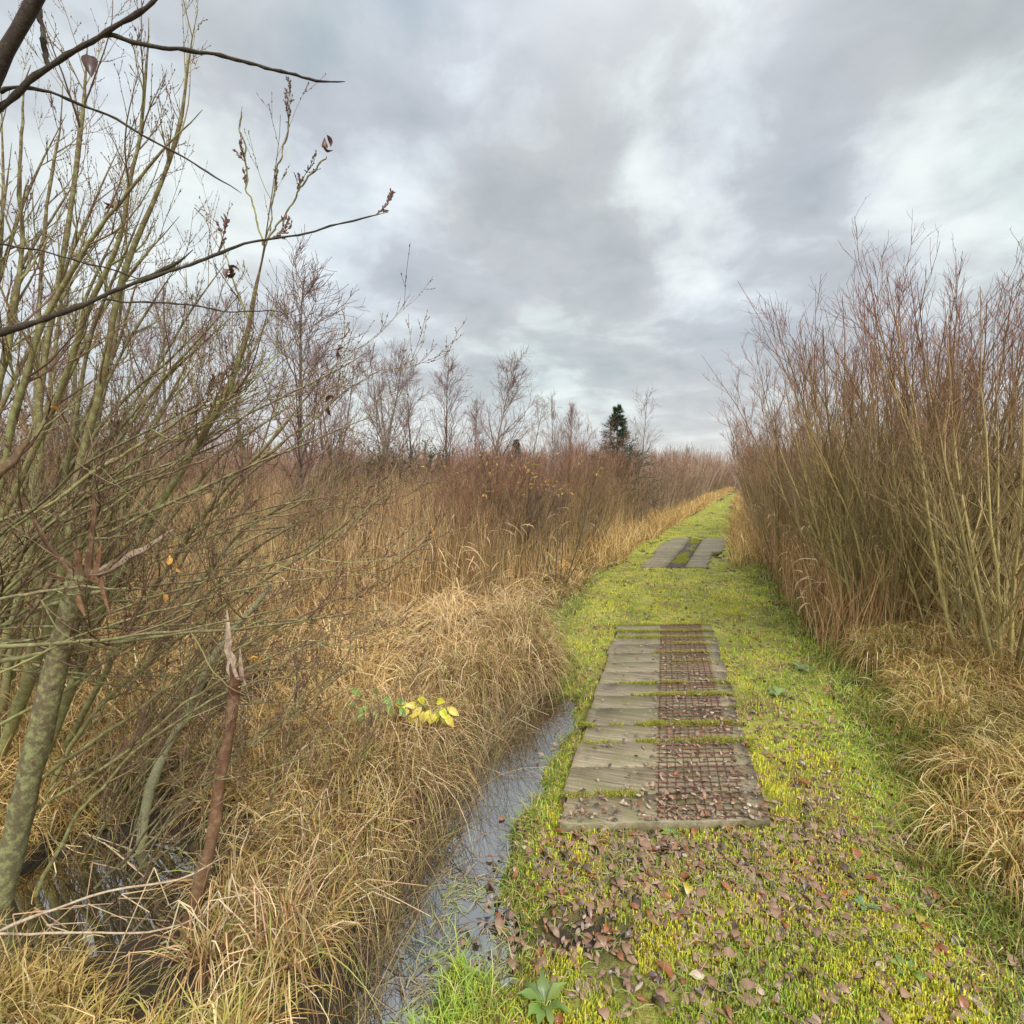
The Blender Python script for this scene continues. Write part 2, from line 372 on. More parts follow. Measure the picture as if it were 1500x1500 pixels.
# ------------------------------------------------------------------ ground, path, water
def spaced(a, b, fine0, fine1, df, gmax):
    out = list(np.arange(fine0, fine1, df)); s = df; x = fine1
    while x < b: out.append(x); s = min(s * 1.09, gmax); x += s
    out.append(b); s = df; x = fine0 - df; pre = []
    while x > a: pre.append(x); s = min(s * 1.09, gmax); x -= s
    pre.append(a); return np.array(pre[::-1] + out)
gx = spaced(-500, 500, -1.6, 3.2, .028, 30); gy = spaced(-60, 900, 1.2, 6.2, .032, 30)
X, Y = np.meshgrid(gx, gy); Z = height(X, Y)
ii = np.arange(X.size).reshape(X.shape)
F = np.stack([ii[:-1, :-1], ii[:-1, 1:], ii[1:, 1:], ii[1:, :-1]], -1).reshape(-1, 4)
go = mesh_obj('ground', np.stack([X, Y, Z], -1), F, M_GROUND); tag(go, kind='structure')
# path: a mossy sheet following the ground
ys = np.concatenate([np.arange(-3, 6.5, .04), 6.5 + np.cumsum(np.linspace(.06, .9, 110))]); ys = ys[ys < 66]
ts_ = np.linspace(0, 1, 61)
LL = eL(ys) - .10 + (.14 + .018 * ys) * fbm(ys, ys * 0 + 1, 2.2 / (1 + ys * .06), 3, 31); RR = eR(ys) + .22 + .2 * fbm(ys, ys * 0 + 4, 1.9, 3, 33)
PX = LL[:, None] * (1 - ts_) + RR[:, None] * ts_; PYY = np.repeat(ys[:, None], 61, 1)
PZ = height(PX, PYY) + .006; edge = np.minimum(ts_, 1 - ts_)[None]; PZ = PZ - .03 * np.exp(-edge / .015)
ii = np.arange(PX.size).reshape(PX.shape)
F = np.stack([ii[:-1, :-1], ii[:-1, 1:], ii[1:, 1:], ii[1:, :-1]], -1).reshape(-1, 4)
po = mesh_obj('path', np.stack([PX, PYY, PZ], -1), F, M_MOSS); tag(po, kind='structure')
def sheet(name, x0, x1, y0, y1, z):
    o = mesh_obj(name, [(x0, y0, z), (x1, y0, z), (x1, y1, z), (x0, y1, z)], [(0, 1, 2, 3)], M_WATER, smooth=False)
    return tag(o, kind='structure')
sheet('ditch_water', -3.4, .75, -1.5, 4.7, WATER_Z)
sheet('puddle_water', 4.0, 4.7, 9.6, 11.6, -.055)

# ------------------------------------------------------------------ boardwalks
def box_verts(x0, x1, y0, y1, z0, z1, jit=0, nx=1, rng=R):
    # a plank: rounded top edges via a small chamfer
    c = .004
    ring = [(y0, z0), (y1, z0), (y1, z1 - c), (y1 - c, z1), (y0 + c, z1), (y0, z1 - c)]
    xs = np.linspace(x0, x1, nx + 1); V = []; F = []
    for i, x in enumerate(xs):
        for j, (y, z) in enumerate(ring):
            ey = rng.normal(0, jit) if 0 < i < nx else rng.normal(0, jit); V.append((x, y + (ey if j in (1, 2) else ey), z + (rng.normal(0, jit * .5) if j in (3, 4) else 0)))
    k = len(ring)
    for i in range(nx):
        for j in range(k):
            a = i * k + j; b = i * k + (j + 1) % k; F.append((a, a + k, b + k, b))
    def cap(i, fl):
        b = i * k; q = [(b, b + 1, b + 2, b + 5), (b + 2, b + 3, b + 4, b + 5)]
        return [f[::-1] for f in q] if fl else q
    F += cap(0, True) + cap(nx, False)
    return V, F
def tuft_moss(acc, cx, cy, cz, n, sx, sy, hgt, rng=R, pal=((.46, .48, .07), (.34, .40, .06), (.58, .54, .09), (.30, .24, .08))):
    x = cx + rng.uniform(-sx, sx, n); y = cy + rng.normal(0, sy, n)
    st = np.stack([x, y, np.full(n, cz)], -1); d = np.stack([rng.normal(0, .6, n), rng.normal(0, .6, n), np.ones(n)], -1)
    P = grow(st, d, rng.uniform(.5, 1.2, n) * hgt, 3, 0, .2, rng)
    w = rng.uniform(.002, .0035, n)[:, None] * np.array([1, .9, .3])
    V, F = ribbons(P, w, rng=rng); pal = np.array(pal); c = pal[rng.integers(0, len(pal), n)] * rng.uniform(.7, 1.2, (n, 1))
    acc.add(V, F, np.repeat(c, 6, 0))

b0 = on(971, 1222); ang1 = math.atan2((on(972, 922) - b0)[0], (on(972, 922) - b0)[1])
bl = [on(815, 1222), on(905, 922)]; br = [on(1128, 1210), on(1040, 922)]
board = empty('boardwalk', (b0[0], b0[1], 0), -ang1)
tag(board, 'near boardwalk of weathered grey planks with rusty wire mesh, beside the ditch', 'boardwalk', 'boardwalks on the mossy path')
ca, sa = math.cos(ang1), math.sin(ang1)
def loc(p):            # world -> boardwalk space
    dx, dy = p[0] - b0[0], p[1] - b0[1]
    return dx * ca - dy * sa, dx * sa + dy * ca
seams_px = [1220, 1177, 1136, 1099, 1072, 1047, 1028, 1010, 993, 978, 964, 951, 941, 931.5, 922]
seam = [loc(on(971, p))[1] for p in seams_px]
TOP = .052
KS = math.tan(ang1) + .03
def lx(v, side):        # left / right edge of the boardwalk in its own space
    p, q = (bl if side < 0 else br); a = loc(p); b = loc(q); return a[0] + (b[0] - a[0]) * (v - a[1]) / (b[1] - a[1])
for k in range(len(seam) - 1):
    y0, y1 = seam[k] + R.uniform(.003, .007), seam[k + 1] - R.uniform(.003, .007); ym = (y0 + y1) / 2
    x0 = lx(ym - .15, -1) + R.normal(0, .012); x1 = lx(ym + .17, 1) + R.normal(0, .014); z1 = TOP + R.normal(0, .002)
    V, F = box_verts(x0, x1, y0, y1, -.03, z1, .0022, 16)
    V = [(a, b + KS * a, c) for a, b, c in V]
    mesh_obj('plank', V, F, M_WOOD, board, smooth=False)
# wire mesh, a welded grid on the right half
mx0 = loc(on(960, 1208))[0]; mx1 = loc(on(1096, 1205))[0]; my0, my1 = seam[0] + .02, seam[-1] - .02
acc = Acc(); zt = TOP + .009
yy = np.arange(my0, my1, .047); P = np.zeros((len(yy), 9, 3)); P[:, :, 0] = np.linspace(mx0, mx1, 9); P[:, :, 1] = yy[:, None] + R.normal(0, .0012, (len(yy), 9)); P[:, :, 2] = zt + R.normal(0, .0012, (len(yy), 9)); P[:, :, 1] += KS * P[:, :, 0]
V, F = tubes(P, np.full(P.shape[:2], .0030), 5); acc.add(V, F, (.1, .05, .03))
xx = np.linspace(mx0 + .012, mx1 - .02, 10); P = np.zeros((10, 60, 3)); P[:, :, 1] = np.linspace(my0 - .01, my1, 60); P[:, :, 0] = xx[:, None] + R.normal(0, .001, (10, 60)); P[:, :, 2] = zt - .0045; P[:, :, 1] += KS * P[:, :, 0]
V, F = tubes(P, np.full(P.shape[:2], .0020), 5); acc.add(V, F, (.1, .05, .03))
acc.obj('wire_mesh', M_WIRE, board)
# moss and grass in the seams
acc = Acc()
for k, s in enumerate(seam):
    if k == 0: continue
    a = lx(s, -1); b = lx(s, 1)
    for j in range(34):
        cx = R.uniform(a, b)
        amt = fbm(np.array([cx * 2.2]), np.array([k * 3.7]), 1, 2, 50)[0] + (.25 if k in (3, 4, 6, 7, 8, 10, 12, 13) else -.12)
        if amt > .03 + .12 * R.random(): tuft_moss(acc, cx, s + KS * cx, TOP - .006, int(80 + 300 * amt), .04, .007 + .012 * max(amt, 0), .022 + .012 * amt)
tag(acc.obj('seam_moss', M_GREEN, board), kind='stuff')

# second boardwalk, two lengths side by side further on
c2 = on(988, 833); e2 = on(1020, 790)
bd = empty('boardwalk', (c2[0], c2[1], 0), -math.atan2(e2[0] - c2[0], e2[1] - c2[1]))
tag(bd, 'far boardwalk of grey planks, half overgrown with green moss', 'boardwalk', 'boardwalks on the mossy path')
a2 = math.atan2(e2[0] - c2[0], e2[1] - c2[1]); c_, s_ = math.cos(a2), math.sin(a2); K2 = math.tan(a2) * .9
Lg = math.hypot(e2[0] - c2[0], e2[1] - c2[1]); npk = 20; hg = height
for k in range(npk):
    y0 = Lg * k / npk + .008; y1 = Lg * (k + 1) / npk - .008
    sh = .18 if k > 8 else 0
    for (xa, xb) in ((-.56 + (-.08 if 8 < k < 17 else 0), -.12), (-.118, .17), (.172, .54 + sh)):
        V, F = box_verts(xa, xb + R.normal(0, .015) if xb > .2 else xb, y0, y1, -.06, .030 + R.normal(0, .002), .002, 4)
        if xa == -.118: continue
        V = [(a, b + K2 * a, c) for a, b, c in V]
        mesh_obj('plank', V, F, M_WOOD, bd, smooth=False)
V, F = box_verts(-.116, .168, .02, Lg - .3, -.05, .026, 0, 2); V = [(a, b + K2 * a, c) for a, b, c in V]; mesh_obj('grip_strip', V, F, M_TAR, bd, smooth=False)
acc = Acc()
for k in range(150):
    v = R.uniform(0, Lg); m = 1 if (.4 < v < 1.9 or v > Lg - 1.1) else .12
    if R.random() > m: continue
    tuft_moss(acc, R.uniform(-.06, .12), v, .024, 150, .05, .04, .028)
for k in range(npk):
    if R.random() < .4: tuft_moss(acc, R.uniform(-.5, .5), Lg * k / npk, .024, 120, .12, .006, .02)
tag(acc.obj('seam_moss', M_GREEN, bd), kind='stuff')

# ------------------------------------------------------------------ grass (stuff)
def on_board(x, y, m=0.0):
    dx, dy = x - b0[0], y - b0[1]; u = dx * ca - dy * sa; v = dx * sa + dy * ca
    v = v - KS * u; a = lx(v - .15, -1); b = lx(v + .17, 1)
    r1 = (v > seam[0] - m) & (v < seam[-1] + m) & (u > a - m) & (u < b + m)
    dx, dy = x - c2[0], y - c2[1]; u = dx * c_ - dy * s_; v = dx * s_ + dy * c_ - K2 * u
    return r1 | ((v > -m) & (v < Lg + m) & (u > -.6) & (u < .7))
def scatter(n, y0, y1, pw, umin, umax, rng):
    u = rng.random(n); a = pw + 1
    y = (y0 ** a + u * (y1 ** a - y0 ** a)) ** (1 / a)
    x = y * rng.uniform(umin, umax, n) ; return x, y
def palette(n, pal, wts, rng, jit=.18):
    pal = np.array(pal); k = rng.choice(len(pal), n, p=np.array(wts) / sum(wts))
    return pal[k] * rng.uniform(1 - jit, 1 + jit, (n, 1)) * rng.uniform(.94, 1.06, (n, 3))
STRAW = ((.76, .53, .215), (.60, .38, .13), (.92, .71, .37), (.31, .17, .055), (.12, .065, .025))
def blades(name, mat, x, y, L, lean, droop, w0, cols, n=6, wob=.07, leandir=None, zoff=-.01, rng=R, label=None, cat=None, kink=0):
    m = len(x); z = height(x, y) + zoff
    th = rng.uniform(0, 2 * np.pi, m) if leandir is None else leandir
    d = np.stack([np.cos(th) * lean, np.sin(th) * lean, np.ones(m)], -1)
    P = grow(np.stack([x, y, z], -1), d, L, n, 0, wob, rng, grav=droop, kink=kink)
    gz = height(P[:, :, 0], P[:, :, 1], False) + .004
    P[:, 1:, 2] = np.maximum(P[:, 1:, 2], gz[:, 1:] + rng.uniform(0, .03, (m, n - 1)))
    s = np.linspace(0, 1, n); W = w0[:, None] * (1 - .85 * s ** 2)[None]
    V, F = ribbons(P, W, rng=rng)
    c = np.repeat(cols[:, None], n * 2, 1).reshape(-1, 3)
    o = mesh_obj(name, V, F, mat, None, c)
    tag(o, label, cat, kind='stuff'); return o

# left marsh: dry grass
x, y = scatter(235000, .75, 24, -.75, -1.35, 1.0, R)
dl = eL(y) - x + .12 * fbm(x, y, 3, 2, 60)
dens = fbm(x, y, 1.6, 3, 61)
keep = (dl > .02) & (ditch(x, y) < .12) & ((dens > -.24) | (np.exp(-(((x + .75) / 1.0) ** 2 + ((y - 5.4) / 1.3) ** 2)) > .12)) & ~((x > -.35) & (y < 2.1)) & ((np.exp(-(((x + 1.75) / .62) ** 2 + ((y - 1.95) / .45) ** 2)) < .45) | (R.random(len(x)) < .22))
keep &= ~((y > 3.9) & (y < 6.0) & (dl < .45))
x, y, dl = x[keep], y[keep], dl[keep]; m = len(x)
tus = fbm(x, y, 1.3, 3, 63)
L = R.uniform(.28, .75, m) * (1 + .6 * tus) * np.clip(.55 + dl * .6, .5, 1.0) * np.clip(.36 + y * .14, .45, 1.25)
mound = np.exp(-(((x + .75) / 1.0) ** 2 + ((y - 5.4) / 1.3) ** 2))
lean = np.abs(R.normal(0, 1.05, m)) + .15 + 1.3 * mound
L = L * (1 - .6 * np.exp(-(((x + 1.55) / .45) ** 2 + ((y - 1.75) / .4) ** 2)))
L = L * (1 - .72 * np.exp(-(((x + .98) / .28) ** 2 + ((y - 1.5) / .4) ** 2)))
cols = palette(m, STRAW, (4, 5, 3, 3, 2), R)
dkc = sstep(-.02, .25, fbm(x, y, 4.0, 3, 66))[:, None]; cols = cols * (1 - .6 * dkc); L = L * (1 - .35 * dkc[:, 0])
grn = np.clip(sstep(3.6, 1.6, y) * .75 + .5 * fbm(x, y, 2, 2, 64) - .12, 0, .9) * (R.random(m) < .45)
cols = cols * (1 - grn[:, None]) + np.array([.42, .40, .10]) * grn[:, None] * R.uniform(.6, 1.2, (m, 1))
cols = cols * (1 - mound[:, None] * .6) + np.array([.90, .64, .34]) * mound[:, None] * .6 * R.uniform(.8, 1.15, (m, 1))
blades('dry_marsh_grass', M_DRY, x, y, L, lean, R.uniform(.1, .9, m), (R.uniform(.0016, .0044, m) + .003 * (R.random(m) < .12)) * (1 + y * .10), cols, 7, .15, kink=.4,
       leandir=R.uniform(0, 2 * np.pi, m), label='tangled straw-coloured marsh grass left of the ditch and path', cat='grass')
# reeds with hanging pale blades further back on the left
x, y = scatter(38000, 4.6, 17, -.3, -.75, .35, R)
dl = eL(y) - x; keep = (dl > .65) & (fbm(x, y, .8, 3, 70) > -.25) & (y > 5.0 + .8 * np.clip(x + 1.5, 0, 2)); x, y = x[keep], y[keep]; m = len(x)
hL = R.uniform(.8, 1.65, m) * np.clip(.62 + (y - 4.6) * .12, .5, 1.05) * np.clip((eL(y) - x) * .55 + .25, .5, 1)
blades('marsh_reeds', M_REED, x, y, hL, np.abs(R.normal(0, .16, m)), R.uniform(0, .22, m), R.uniform(.003, .006, m) * (1 + y * .05),
       palette(m, ((.56, .38, .175), (.68, .48, .22), (.27, .15, .07), (.86, .66, .37)), (4, 4, 3, 1), R), 7, .06, label='tall brown reeds behind the straw mound, left of the path', cat='reeds')
x, y = scatter(2600, 4.4, 13, -.3, -.7, .3, R); dl = eL(y) - x; keep = dl > .5; x, y = x[keep], y[keep]; m = len(x)
st = np.stack([x, y, height(x, y) + R.uniform(.35, 1.15, m) * np.clip(.5 + y * .06, .5, 1)], -1); th = R.uniform(0, 2 * np.pi, m)
P = grow(st, np.stack([np.cos(th), np.sin(th), R.uniform(-.2, .9, m)], -1), R.uniform(.12, .4, m), 6, 0, .08, R, grav=R.uniform(.2, 1.0, m))
V, F = ribbons(P, R.uniform(.006, .012, m)[:, None] * np.array([.6, 1, 1, .8, .5, .1]), rng=R)
tag(mesh_obj('reed_leaves', V, F, M_REED, None, np.repeat(palette(m, ((.50, .34, .19), (.62, .46, .28), (.38, .23, .12)), (3, 1, 3), R), 12, 0)), 'pale dry reed leaves hanging among the brown reeds', 'reeds', kind='stuff')

# right bank: dry and ochre grass
x, y = scatter(150000, 1.0, 26, -.7, .2, 1.4, R)
dr = x - eR(y) + .35 * fbm(x, y, 2, 3, 80) - .10 * (y < 5); keep = (dr > .05) & ((y < 4.6) | (dr > .9) | (R.random(len(x)) < .55)) & (fbm(x, y, 1.5, 3, 81) > -.42) & (x < eR(y) + 5); x, y, dr = x[keep], y[keep], dr[keep]; m = len(x)
tus = fbm(x, y, 1.5, 3, 82)
L = R.uniform(.2, .62, m) * (1 + .8 * tus) * np.clip(.22 + dr * .6, .22, 1.05) * np.clip(.75 + y * .05, .7, 1.2) * np.where((y > 4.2) & (dr < .8), .7, 1)
cols = palette(m, STRAW, (4, 5, 2, 4, 3), R)
grn = np.clip(sstep(1.3, .25, dr) * .95 + .35 * fbm(x, y, 2.5, 2, 84), 0, .9) * (R.random(m) < .7)
cols = cols * (1 - grn[:, None]) + np.array([.26, .30, .045]) * grn[:, None] * R.uniform(.6, 1.2, (m, 1))
cols = cols * (.82 - .25 * sstep(0, .3, fbm(x, y, 3.2, 3, 86)))[:, None]
blades('bank_grass', M_DRY, x, y, L, np.abs(R.normal(0, .45, m)) + .15, R.uniform(.15, 1.0, m), R.uniform(.0022, .0046, m) * (1 + y * .09), cols, 7, .15, kink=.35,
       leandir=np.where(R.random(m) < .5, R.uniform(0, 2 * np.pi, m), R.normal(3.3, .8, m)), label='ochre and straw grass on the bank right of the path', cat='grass')
# taller brown stems at the foot of the right thicket
x, y = scatter(30000, 4.4, 22, -.4, .3, 1.2, R); dr = x - eR(y); keep = (dr > .30) & (dr < 2.6); x, y, dr = x[keep], y[keep], dr[keep]; m = len(x)
blades('bank_reeds', M_REED, x, y, R.uniform(.45, 1.15, m) * np.clip(.5 + dr, .5, 1), np.abs(R.normal(0, .2, m)), R.uniform(0, .35, m), R.uniform(.003, .006, m) * (1 + y * .05),
       palette(m, ((.50, .31, .14), (.60, .39, .18), (.28, .14, .065), (.78, .58, .33)), (4, 4, 3, 1), R), 7, .07, label='brown reeds at the foot of the shrubs right of the path', cat='reeds')
x, y = scatter(2400, 4.6, 16, -.4, .3, 1.1, R); dr = x - eR(y); keep = (dr > .2) & (dr < 1.8); x, y = x[keep], y[keep]; m = len(x)
st = np.stack([x, y, height(x, y) + R.uniform(.3, 1.05, m)], -1); th = R.normal(3.4, .9, m)
P = grow(st, np.stack([np.cos(th), np.sin(th), R.uniform(.1, .9, m)], -1), R.uniform(.12, .32, m), 6, 0, .08, R, grav=R.uniform(.3, 1.1, m))
V, F = ribbons(P, R.uniform(.006, .012, m)[:, None] * np.array([.6, 1, 1, .8, .5, .1]), rng=R)
tag(mesh_obj('bank_reed_leaves', V, F, M_REED, None, np.repeat(palette(m, ((.62, .44, .27), (.76, .6, .4), (.48, .32, .18)), (3, 2, 2), R), 12, 0)), 'pale curled reed leaves beside the shrubs right of the path', 'reeds', kind='stuff')

for sgn, nm, lb in ((-1, 'far_left_grass', 'dry grass fringing the far left edge of the path'), (1, 'far_right_grass', 'dry grass fringing the far right edge of the path')):
    m = 16000; y = R.uniform(9, 64, m) ** 1.0; x = (eL(y) if sgn < 0 else eR(y)) + sgn * (np.abs(R.normal(0, .55, m)) * (1 + y * .02) - .12 - .3 * np.maximum(fbm(y, y * 0, .8, 2, 71 + sgn), 0))
    blades(nm, M_DRY, x, y, R.uniform(.2, .75, m), np.abs(R.normal(0, .4, m)), R.uniform(.1, .8, m), R.uniform(.003, .005, m) * (1 + y * .09), palette(m, STRAW, (5, 5, 3, 3, 1), R), 5, .12, label=lb, cat='grass')
# tussocks: clumps of blades arching outward from one crown
def tussocks(name, spots, label, pal, wts, rng, Ls=(.25, .55)):
    X_, Y_, D_, S_ = [], [], [], []
    for (cx, cy, sz) in spots:
        n = int(230 * sz); a = rng.uniform(0, 2 * np.pi, n); r_ = .09 * sz * np.sqrt(rng.random(n)); X_.append(cx + np.cos(a) * r_); Y_.append(cy + np.sin(a) * r_); D_.append(a + rng.normal(0, .35, n)); S_.append(np.full(n, sz))
    x = np.concatenate(X_); y = np.concatenate(Y_); a = np.concatenate(D_); sz = np.concatenate(S_); m = len(x)
    return blades(name, M_DRY, x, y, rng.uniform(*Ls, m) * sz, np.abs(rng.normal(.35, .3, m)), rng.uniform(.7, 2.0, m), rng.uniform(.0022, .0046, m) * (1 + y * .05), palette(m, pal, wts, rng), 8, .07, kink=.12, leandir=a, zoff=.02 , label=label, cat='grass')
rt = np.random.default_rng(44); sp = []
for k in range(120):
    yv = rt.uniform(1.5, 4.8) if k < 90 else rt.uniform(4.8, 9); sp.append((eR(yv) + (.25 if yv < 2.5 else .55) + abs(rt.normal(0, .6)), yv, rt.uniform(.45, 1.0) * (1 if k < 90 else .55)))
tussocks('bank_tussocks', sp, 'arching ochre tussocks on the right bank', ((.66, .48, .20), (.50, .31, .10), (.28, .15, .05), (.38, .38, .09), (.78, .62, .34)), (4, 4, 4, 3, 2), rt)
sp = []
for k in range(58):
    yv = rt.uniform(1.5, 4.9); sp.append((np.interp(yv, DY, DX) - np.interp(yv, DY, DW_) * 1.25 - .03 - abs(rt.normal(0, .25)), yv, rt.uniform(.6, 1.15) * (.62 if yv < 2.4 else 1)))
tussocks('rim_tussocks', sp, 'arching brown tussocks hanging over the left rim of the ditch', ((.60, .42, .20), (.42, .26, .11), (.20, .11, .05), (.34, .34, .10), (.76, .58, .34)), (3, 4, 5, 2, 2), rt, (.35, .72))
# turf on the path
x, y = scatter(330000, 1.15, 60, -.95, -.35, 1.15, R)
L_, R_ = eL(y), eR(y); nz = fbm(x, y, 3, 3, 90)
mudk = ((x - .24) / .2) ** 2 + ((y - 1.72) / .12) ** 2
keep = (x > L_ - .22 + .1 * nz) & (x < R_ + .45) & ~on_board(x, y, .0) & (ditch(x, y) < .5) & (nz + .35 * fbm(x, y, 9, 2, 98) > -.27) & ((mudk > 1.1 + nz * 2.5) | (R.random(len(x)) < .12))
keep &= (height(x, y) > WATER_Z + .005) | (R.random(len(x)) < .06); x, y = x[keep], y[keep]; m = len(x); nz = nz[keep]
edge = np.minimum(x - eL(y), eR(y) - x); eg = sstep(.35, -.15, edge)
big = (R.random(m) < .05 + .30 * eg)
L = np.where(big, R.uniform(.025, .065, m) * (1 + eg), R.uniform(.006, .016, m)) * (1 + y * .02)
g1 = palette(m, ((.76, .76, .06), (.56, .68, .06), (.28, .44, .05), (.46, .30, .12), (.96, .86, .10)), (5, 5, 3, 4, 2), R)
pa = sstep(-.1, .3, fbm(x, y, 2.0, 3, 93))[:, None]; g1 = g1 * (1 - .6 * pa) + np.array([.20, .33, .04]) * .6 * pa; pb = sstep(.0, .3, fbm(x, y, 2.6, 3, 95))[:, None]; g1 = g1 * (1 - .6 * pb) + np.array([.90, .78, .06]) * .6 * pb * R.uniform(.75, 1.15, (m, 1))
bp = (sstep(-.05, .3, fbm(x, y, 3.4 / (1 + .06 * y), 3, 97)) * .8 + .14)[:, None] * (R.random((m, 1)) < .7); g1 = g1 * (1 - bp) + np.array([.46, .32, .16]) * bp * R.uniform(.5, 1.2, (m, 1))
g1 = np.where(big[:, None], palette(m, ((.30, .46, .07), (.46, .58, .10), (.66, .56, .24)), (3, 3, 1.5), R), g1)
blades('path_turf', M_GREEN, x, y, L, np.abs(R.normal(0, 1.1, m)), R.uniform(.1, .9, m), np.where(big, .0026, .0036) * (1 + y * .16), g1, 4, .15,
       zoff=.0, label='yellow-green moss and short grass covering the path', cat='moss')
# lusher green tufts: path edges, ditch rim, flooded corner, moss hump
tx, ty = [], []
def patch(cx, cy, sx, sy, n): tx.append(R.normal(cx, sx, n)); ty.append(R.normal(cy, sy, n))
for k in range(70):
    yv = R.uniform(1.3, 9); side = R.random() < .5
    cx = (eL(yv) - R.uniform(-.05, .1)) if side else (eR(yv) + R.uniform(-.15, .45)); patch(cx, yv, .05, .05, 70)
for k in range(46):
    yv = R.uniform(1.4, 4.3); patch(np.interp(yv, DY, DX) + np.interp(yv, DY, DW_) * 1.25 + R.normal(0, .06), yv, .035, .05, 36)
for k in range(22): patch(R.normal(-.04, .13), R.normal(1.74, .2), .05, .04, 12)
for k in range(16): patch(R.normal(-.9, .4), R.uniform(1.5, 2.8), .08, .06, 60)
patch(.44, 4.42, .10, .12, 700); patch(.25, 5.1, .20, .35, 3500); patch(.55, 6.4, .2, .6, 900)
for k in range(60): yv = R.uniform(1.4, 2.3); patch(R.uniform(.3, 1.6), yv, .04, .04, 26)
x = np.concatenate(tx); y = np.concatenate(ty); keep = ~on_board(x, y, .0); x, y = x[keep], y[keep]; m = len(x)
hump = np.exp(-(((x - .25) / .3) ** 2 + ((y - 5.2) / .6) ** 2)) > .3
blades('green_grass', M_GREEN, x, y, np.where(hump, R.uniform(.02, .06, m), R.uniform(.04, .14, m)), np.abs(R.normal(0, .9, m)), R.uniform(.3, 1.2, m), R.uniform(.0022, .0045, m),
       palette(m, ((.20, .28, .055), (.30, .36, .07), (.44, .42, .12), (.15, .19, .045), (.48, .35, .17)), (3, 4, 3, 2, 2), R), 6, .1, kink=.2, label='fresh green grass tufts along the path edge and ditch rim', cat='grass')
# dead stalks lying in and standing over the ditch water
m = 240; y = R.uniform(1.4, 4.3, m); x = np.interp(y, DY, DX) + R.normal(-.05, .17, m)
st = np.stack([x, y, np.full(m, WATER_Z - .01)], -1); th = R.uniform(0, 2 * np.pi, m)
P = grow(st, np.stack([np.cos(th), np.sin(th), np.where(R.random(m) < .2, .05, R.uniform(1, 5, m))], -1), R.uniform(.04, .22, m), 5, 0, .18, R, grav=R.uniform(0, .3, m))
P[:, :, 2] = np.maximum(P[:, :, 2], WATER_Z + .002)
V, F = tubes(P, np.repeat(R.uniform(.0007, .0017, m)[:, None], 5, 1) * np.linspace(1, .4, 5), 3)
tag(mesh_obj('ditch_stalks', V, F, M_TWIG, None, np.repeat(palette(m, ((.10, .06, .04), (.3, .2, .1), (.16, .2, .05)), (3, 2, 1), R), 15, 0)), 'thin dark dead stalks standing in the ditch water', 'stalks', kind='stuff')

m = 900; y = R.uniform(1.45, 4.35, m); x = np.interp(y, DY, DX) - np.interp(y, DY, DW_) * R.uniform(.15, 1.4, m) ** .8
P = grow(np.stack([x, y, np.full(m, WATER_Z - .02)], -1), np.stack([R.normal(.15, .3, m), R.normal(0, .25, m), np.ones(m)], -1), R.uniform(.15, .70, m), 6, 0, .09, R, grav=R.uniform(0, .5, m), kink=.25)
P[:, :, 2] = np.maximum(P[:, :, 2], WATER_Z + .003)
V, F = tubes(P, R.uniform(.0008, .0017, m)[:, None] * np.linspace(1, .4, 6), 3)
tag(mesh_obj('rim_rushes', V, F, M_TWIG, None, np.repeat(palette(m, ((.12, .07, .04), (.34, .23, .12), (.20, .20, .06), (.5, .36, .2)), (3, 3, 2, 1), R), 18, 0)), 'thin brown rushes standing in the left half of the ditch', 'rushes', kind='stuff')
# drowned grass and litter floating in the shallows
m = 800; y = R.uniform(1.42, 2.1, m); x = np.interp(y, DY, DX) + R.uniform(.02, .42, m)
k = (height(x, y) < WATER_Z + .02) & (fbm(x, y, 8, 2, 101) > -.12); x, y = x[k], y[k]; m = len(x); th = R.normal(.6, .9, m)
P = grow(np.stack([x, y, np.full(m, WATER_Z + .003)], -1), np.stack([np.cos(th), np.sin(th), R.uniform(0, .6, m)], -1), R.uniform(.03, .15, m), 6, 0, .18, R, grav=.6, kink=.2); P[:, :, 2] = np.maximum(P[:, :, 2], WATER_Z + .0025)
V, F = ribbons(P, R.uniform(.002, .005, m)[:, None] * np.array([.7, 1, 1, .9, .6, .2]), rng=R)
tag(mesh_obj('drowned_grass', V, F, M_GREEN, None, np.repeat(palette(m, ((.30, .34, .14), (.42, .36, .22), (.22, .16, .10), (.40, .50, .16)), (3, 3, 3, 1), R), 12, 0)), 'pale drowned grass floating in the shallow end of the ditch', 'grass', kind='stuff')
# ------------------------------------------------------------------ fallen leaves
def leaf_mesh(name, L, W, curl, fold, rng, stalk=True):
    n = 7; s = np.linspace(0, 1, n); prof = np.sin(np.pi * s ** .85) ** .8 * W / 2; prof[0] = prof[-1] = .0008
    V = []
    for i in range(n):
        zc_ = curl * L * math.sin(s[i] * 3.0) + rng.normal(0, .0012)
        for j, k in enumerate((-1, -.5, 0, .5, 1)):
            V.append((k * prof[i], (s[i] - .5) * L, zc_ + abs(k) * fold * prof[i] + rng.normal(0, .0009) * abs(k)))
    F = [(i * 5 + j, i * 5 + j + 1, (i + 1) * 5 + j + 1, (i + 1) * 5 + j) for i in range(n - 1) for j in range(4)]
    return np.array(V), np.array(F)
LEAFC = {k: tuple(q * .74 for q in v) for k, v in {'brown': (.36, .205, .12), 'pinkish tan': (.54, .36, .235), 'dark grey-brown': (.14, .085, .06), 'rusty orange': (.40, .13, .04), 'yellow': (.62, .46, .05), 'pale buff': (.66, .50, .36)}.items()}
LW = [('brown', 10), ('pinkish tan', 6), ('dark grey-brown', 6), ('rusty orange', 3), ('yellow', .12), ('pale buff', 1.6)]
rl = np.random.default_rng(5)
lib = {}
